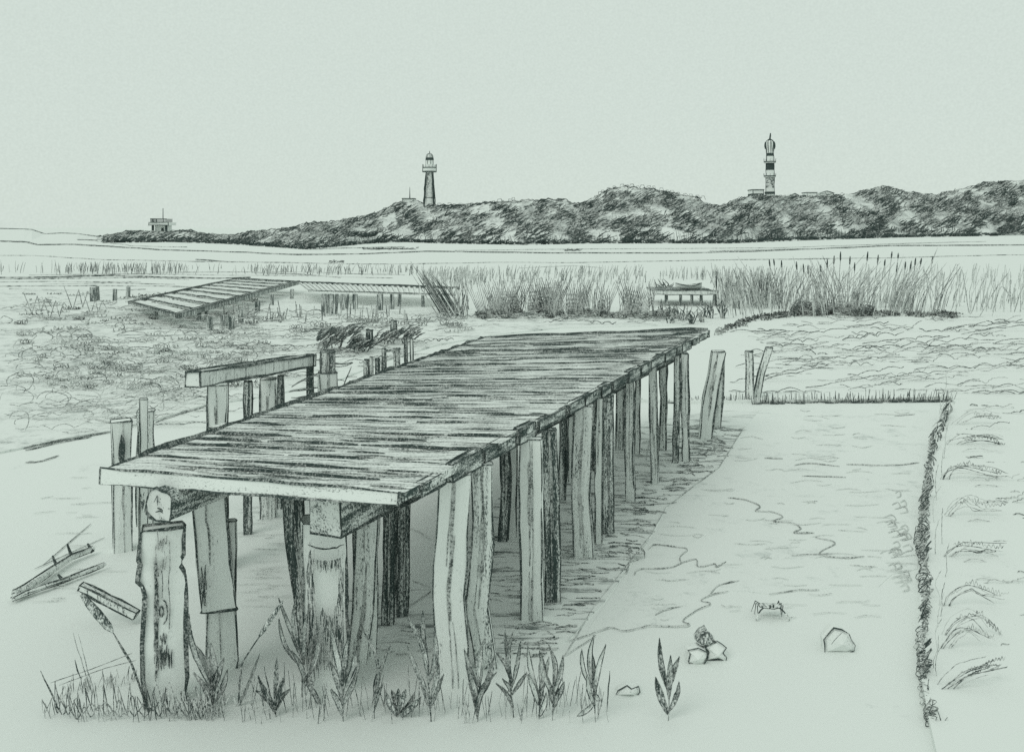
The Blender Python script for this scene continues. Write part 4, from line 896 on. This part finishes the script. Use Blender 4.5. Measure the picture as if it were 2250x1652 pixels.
def rock(label, outline, D, thick, st=M_STONE, name='stone', shade=(), r=None):
    P = [S(x, y, D) for x, y in outline]; zmin = min(p.z for p in P); off = Vector((0, 0, -zmin-.01)); P = [p+off for p in P]; n = len(P); c = sum(P, Vector())/n; q = MB()
    for k, (sc, dy) in enumerate(((.82, .0), (1, thick*.35), (.93, thick*.8), (.5, thick))):
        for i, p in enumerate(P): v = c+(p-c)*sc*(1+.05*noise.noise(Vector((i, k*3, n)))); v.y = D+dy; q.v.append(v if k else Vector((v.x, D+.03*noise.noise(Vector((i*2, 1, 1))), v.z)))
    for k in range(3):
        for i in range(n): u, v = k*n+i, k*n+(i+1) % n; q.face((u, u+n, v+n, v), 0)
    k0 = len(q.v); q.v.append(Vector((c.x, D-.04, c.z)));
    for i in range(n): q.face((k0, i, (i+1) % n), 0)
    q.face(tuple(3*n+i for i in range(n))); q.stroke(P+[P[0]], 1.8*D/F, 1, .5, step=.03)
    for v in range(n): pass
    for a, b2 in shade: q.stroke([S(*a, D-.05)+off, S(*b2, D-.05)+off], 1.2*D/F, 2, .5, step=.03)
    return tag(q.build(name, [st, line(6, .85), line(6, .6)], origin=Vector((c.x, D+thick/2, 0))), label, 'stone')
DR = gd(1432); rock('rounded pale stone alone on the mud at right', [(1813, 1430), (1810, 1400), (1822, 1384), (1832, 1374), (1850, 1378), (1866, 1388), (1871, 1402), (1880, 1412), (1878, 1424), (1862, 1430), (1840, 1429)], DR, .13, shade=(((1850, 1384), (1842, 1392)), ((1842, 1392), (1826, 1410))))
D = gd(1458); rock('left block of the three stacked stones', [(1512, 1452), (1516, 1432), (1512, 1425), (1534, 1420), (1552, 1428), (1556, 1440), (1545, 1456), (1525, 1457)], D, .13)
rock('right block of the three stacked stones', [(1552, 1456), (1556, 1436), (1548, 1424), (1575, 1412), (1596, 1426), (1588, 1438), (1597, 1448), (1594, 1458), (1580, 1452)], D+.05, .13)
o = rock('dark top piece of the three stacked stones', [(1530, 1422), (1542, 1404), (1556, 1398), (1562, 1410), (1574, 1420), (1560, 1432), (1540, 1428)], D+.06, .16, pencil('dark_stone', .5, (60, 60, 60), soft=.3)); o.location.z += W(30, D)
rock('tiny low stone near the bottom between the reeds and the dark plant', [(1352, 1522), (1358, 1512), (1378, 1500), (1388, 1508), (1402, 1502), (1406, 1514), (1398, 1524)], gd(1526), .1)

def limb(pts, rr, mats, name, parent, n=7): q = MB(); q.tube(pts, rr, 0, n); return q
dw = thing('driftwood_branch', 'forked driftwood branch with twig stubs lying far left on the mud', 'driftwood', G(140, 1270, 0))
def gp(x, y, h=0): p = G(x, y, 0); p.z = h; return p
q = MB()
for pts, r_ in (([(30, 1318), (60, 1305), (110, 1268), (160, 1235), (206, 1217)], .035), ([(30, 1325), (60, 1313), (140, 1285), (200, 1262), (232, 1250)], .022)):
    P = [gp(x, y, r_+.02) for x, y in pts]; q.tube(P, [r_, r_, r_*.95, r_*.85, r_*.6], 0, 8)
    for k in range(3): q.stroke([p+Vector((U(-.01, .01), -r_*.9, r_*(.9-k*.8))) for p in P], .008, 1, .6, step=.1)
q.build('limb', [M_WM, line(8, .85)], dw)
for a, h in (((160, 1236), .14), ((128, 1258), .12), ((140, 1285), .06), ((204, 1220), .08)):
    q = MB(); p = gp(*a, .03); q.tube([p, p+Vector((-.05, 0, h))], [.02, .008], 0, 5); q.build('twig', [line(8, .9)], dw)
bp = thing('broken_stick', 'split stick pointing right, lying above the leaning bulrush', 'stick', gp(240, 1330))
q = MB(); q.prism(S(176, 1288, 6.9), S(300, 1350, 6.9), .055, .05, 0, 1, .010, .15, 6); q.build('shaft', [M_WM, line(6, .85)], bp)

def blade(q, p0, p1, w, bend=.12, m=0, e=1, er=.0022, n=7):
    """lanceolate leaf from p0 to p1 with dark rim"""
    p0, p1 = Vector(p0), Vector(p1); d = p1-p0; side = d.cross(Vector((0, 1, 0))).normalized(); k = len(q.v); Lr, Rr = [], []; sg = U(-1, 1)*bend
    for i in range(n+1):
        t = i/n; c = p0.lerp(p1, t)+side*math.sin(math.pi*t)*sg*d.length+Vector((0, .02*math.sin(math.pi*t)*d.length, 0)); ww = w*(math.sin(math.pi*min(.98, t*.92+.06))**.8)
        a, b_ = c+side*ww+Vector((0, -.004, 0)), c-side*ww+Vector((0, -.004, 0)); Lr.append(a); Rr.append(b_); q.v += [a, c+Vector((0, .005, 0)), b_, c+Vector((0, .012, 0))]
    for i in range(n):
        for j in range(4): u, v = k+i*4+j, k+i*4+(j+1) % 4; q.face((u, v, v+4, u+4), m)
    for P in (Lr, Rr): q.stroke(P, er, e, .5, step=9)
def plant(label, base, tips, D=None, w=.011, mat='leaf', sway=0, name='leafy_plant', stemw=.005):
    D = D or gd(base[1]); mt = {'leaf': M_LEAF, 'dark': M_LEAFD, 'pale': M_LEAFL}[mat]; r = thing(name, label, 'plant', Vector(((base[0]-CX)*D/F, D, 0)))
    B = Vector((r.location.x, D, -.02)); ymin = min(t[1] for t in tips); xm = sum(t[0] for t in tips)/len(tips)
    T = S(lerp(base[0], xm, .8), lerp(base[1], ymin, .72), D); q = MB(); q.stroke([B, B.lerp(T, .5)+Vector((U(-.01, .01), 0, 0)), T], stemw, 0, .8, step=.05, n=5); q.build('stem', [line(6, .66)], r)
    for i, t in enumerate(tips):
        P = S(t[0], t[1], D+U(-.06, .06)); f = max(.05, min(.95, (t[2] if len(t) > 2 else .12+.6*(base[1]-t[1])/(base[1]-ymin)-.15))); p0 = B.lerp(T, f); q = MB()
        blade(q, p0, P, (t[3] if len(t) > 3 else w)*U(1.1, 1.5), er=.0038); q.build('leaf', [mt, line(6, .72)], r)
plant('tall grey leafy plant in front of the broken board', (470, 1555), [(415, 1349, .35, .013), (414, 1405, .3, .022), (463, 1413, .3, .02), (492, 1445, .25), (425, 1477, .08), (500, 1470, .12)], w=.013)
plant('small dark seedling between the bulrush and the centre post', (607, 1574), [(608, 1445, .5), (567, 1484, .3), (624, 1485, .3), (562, 1516, .15, .012), (638, 1512, .2)], w=.010, mat='dark')
plant('lanky plant climbing over the left side of the centre post', (673, 1540), [(612, 1313, .55), (650, 1310, .6), (613, 1358, .45), (673, 1349, .5), (641, 1429, .25), (700, 1400, .3), (707, 1555, .3, .012), (690, 1500, .3)], w=.010)
plant('broad-leaved plant right in front of the centre post', (754, 1584), [(725, 1367, .5), (783, 1429, .4), (725, 1451, .3), (768, 1392, .5), (728, 1513, .12), (790, 1450, .25)], w=.013)
plant('thin forked stalks between the centre post and the fat-leaved tuft', (821, 1578), [(867, 1396, .3), (801, 1389, .4), (842, 1500, .2), (838, 1460, .3)], w=.006, mat='pale')
plant('short tuft of fat blunt leaves left of the big pale post', (872, 1574), [(848, 1520, .2), (860, 1516, .3), (875, 1512, .4), (892, 1514, .3), (912, 1518, .2), (925, 1530, .1)], w=.012, mat='dark')
plant('tall many-bladed plant at the left foot of the big pale post', (947, 1584), [(896, 1356, .5), (929, 1341, .6), (954, 1385, .5), (965, 1458, .3), (896, 1418, .35), (975, 1480, .2), (920, 1480, .2)], w=.010)
plant('bushy plant hiding the feet of the big pale post and its neighbour', (1049, 1584), [(1020, 1425, .4), (1085, 1440, .4), (1062, 1405, .6), (1024, 1460, .2), (1092, 1475, .2), (1075, 1500, .15), (1030, 1500, .1)], w=.011)
plant('spiky plant with a branching head, left of the forked pale one', (1129, 1576), [(1089, 1432, .55), (1110, 1384, .6), (1127, 1387, .6), (1144, 1408, .5), (1158, 1476, .4), (1104, 1490, .4), (1090, 1500, .2)], w=.009)
plant('pale looped plant in the row right of the spiky one', (1184, 1579), [(1160, 1415, .5), (1185, 1428, .5), (1206, 1442, .4), (1189, 1490, .3), (1160, 1480, .3), (1200, 1520, .1)], w=.010, mat='pale')
plant('narrow grey plant with hatched leaves below the ripples', (1213, 1582), [(1206, 1415, .6), (1237, 1439, .5), (1202, 1483, .35), (1240, 1497, .3), (1190, 1430, .5), (1225, 1500, .2)], w=.010)
plant('open airy plant with one arched leaf, rightmost of the reed row', (1309, 1586), [(1278, 1425, .55), (1295, 1422, .6), (1331, 1415, .4), (1305, 1394, .6), (1318, 1540, .5), (1267, 1572, .35), (1290, 1480, .3)], w=.010, mat='pale')
plant('isolated black-leaved plant standing alone left of the stacked stones', (1468, 1582), [(1449, 1401, .5, .014), (1473, 1439, .5), (1493, 1442, .55), (1440, 1487, .15, .018), (1492, 1497, .2, .012), (1482, 1470, .4)], w=.011, mat='dark')

def bulrush(label, base, mid, h0, h1, D, w=.016):
    r = thing('bulrush', label, 'bulrush', Vector(((base[0]-CX)*D/F, D, 0))); B = S(*base, D); B.z = -.02
    q = MB(); q.stroke([B, S(*mid, D), S(*h0, D)], .007, 0, .3, step=.06, n=5); q.build('stem', [line(6, .7)], r)
    q = MB(); a, c = S(*h0, D), S(*h1, D); q.tube([a.lerp(c, t) for t in (0, .15, .5, .8, 1)], [.008, w, w*1.15, w*.9, w*.4], 0, 8); q.build('seed_head', [M_LEAFD], r)
    q = MB(); blade(q, B, B.lerp(a, .5)+Vector((.07, 0, .12)), .008); q.build('leaf', [M_LEAF, line(6, .7)], r)
bulrush('bulrush leaning far left with a long split head, left of the log post', (330, 1560), (288, 1455), (248, 1388), (178, 1305), gd(1562), .024)
bulrush('bulrush leaning right with a slim head, left of the centre post', (523, 1535), (531, 1458), (570, 1397), (622, 1320), gd(1550), .015)

def tufts(m):
    x = 95
    while x < 480:                                        # zigzag grass bottom left
        p = G(x, 1572+U(-14, 14)); h = U(.06, .2)
        m.stroke([p, p+Vector((U(-.02, .02), 0, h)), p+Vector((.035, 0, .0))], U(.003, .0045), R.choice((0, 1)), .6, step=.04); x += U(4, 13)
    for yy, am, x in ((1566, 34, 100), (1576, 24, 140), (1550, 44, 330)):
        pts = []; k = 0
        while x < (480 if yy != 1550 else 560): pts.append(S(x, yy-(am*U(.6, 1.2) if k % 2 else U(-4, 6)), gd(1580))); x += U(9, 20); k += 1
        m.curve(pts, .0042, 1, .4)
    for x0, y0, x1, y1, w_ in ((135, 1570, 88, 1474, .006), (128, 1560, 122, 1500, .004), (200, 1520, 160, 1390, .003), (204, 1512, 172, 1392, .003), (178, 1490, 164, 1450, .006)):
        D = gd(1575); m.stroke([S(x0, y0, D), S(x1, y1, D)], w_, 0 if w_ > .004 else 1, .8, step=.05)
    for k in range(60):
        x = U(130, 300); p = G(x, 1528-(x-130)*.25+U(-8, 14)); m.stroke([p, p+Vector((U(-.02, .03), 0, U(.03, .1)))], .003, 1, .5)
    for k in range(170):
        x = U(420, 1340); p = G(x, U(1540, 1590)); h = U(.04, .26)
        m.stroke([p, p+Vector((U(-.25, .25)*h, 0, h))], U(.002, .0045), R.choice((0, 1, 1)), .6, step=.05)
    for pts in ([(110, 1500), (200, 1470), (290, 1435)], [(130, 1505), (230, 1468), (300, 1450)]): m.stroke([G(*p) for p in pts], .003, 1, .5)
q = MB(); tufts(q); tag(q.build('grass', [line(6, .8), line(6, .6)]), 'thin pencil-fine grass along the bottom foreground', kind='stuff')
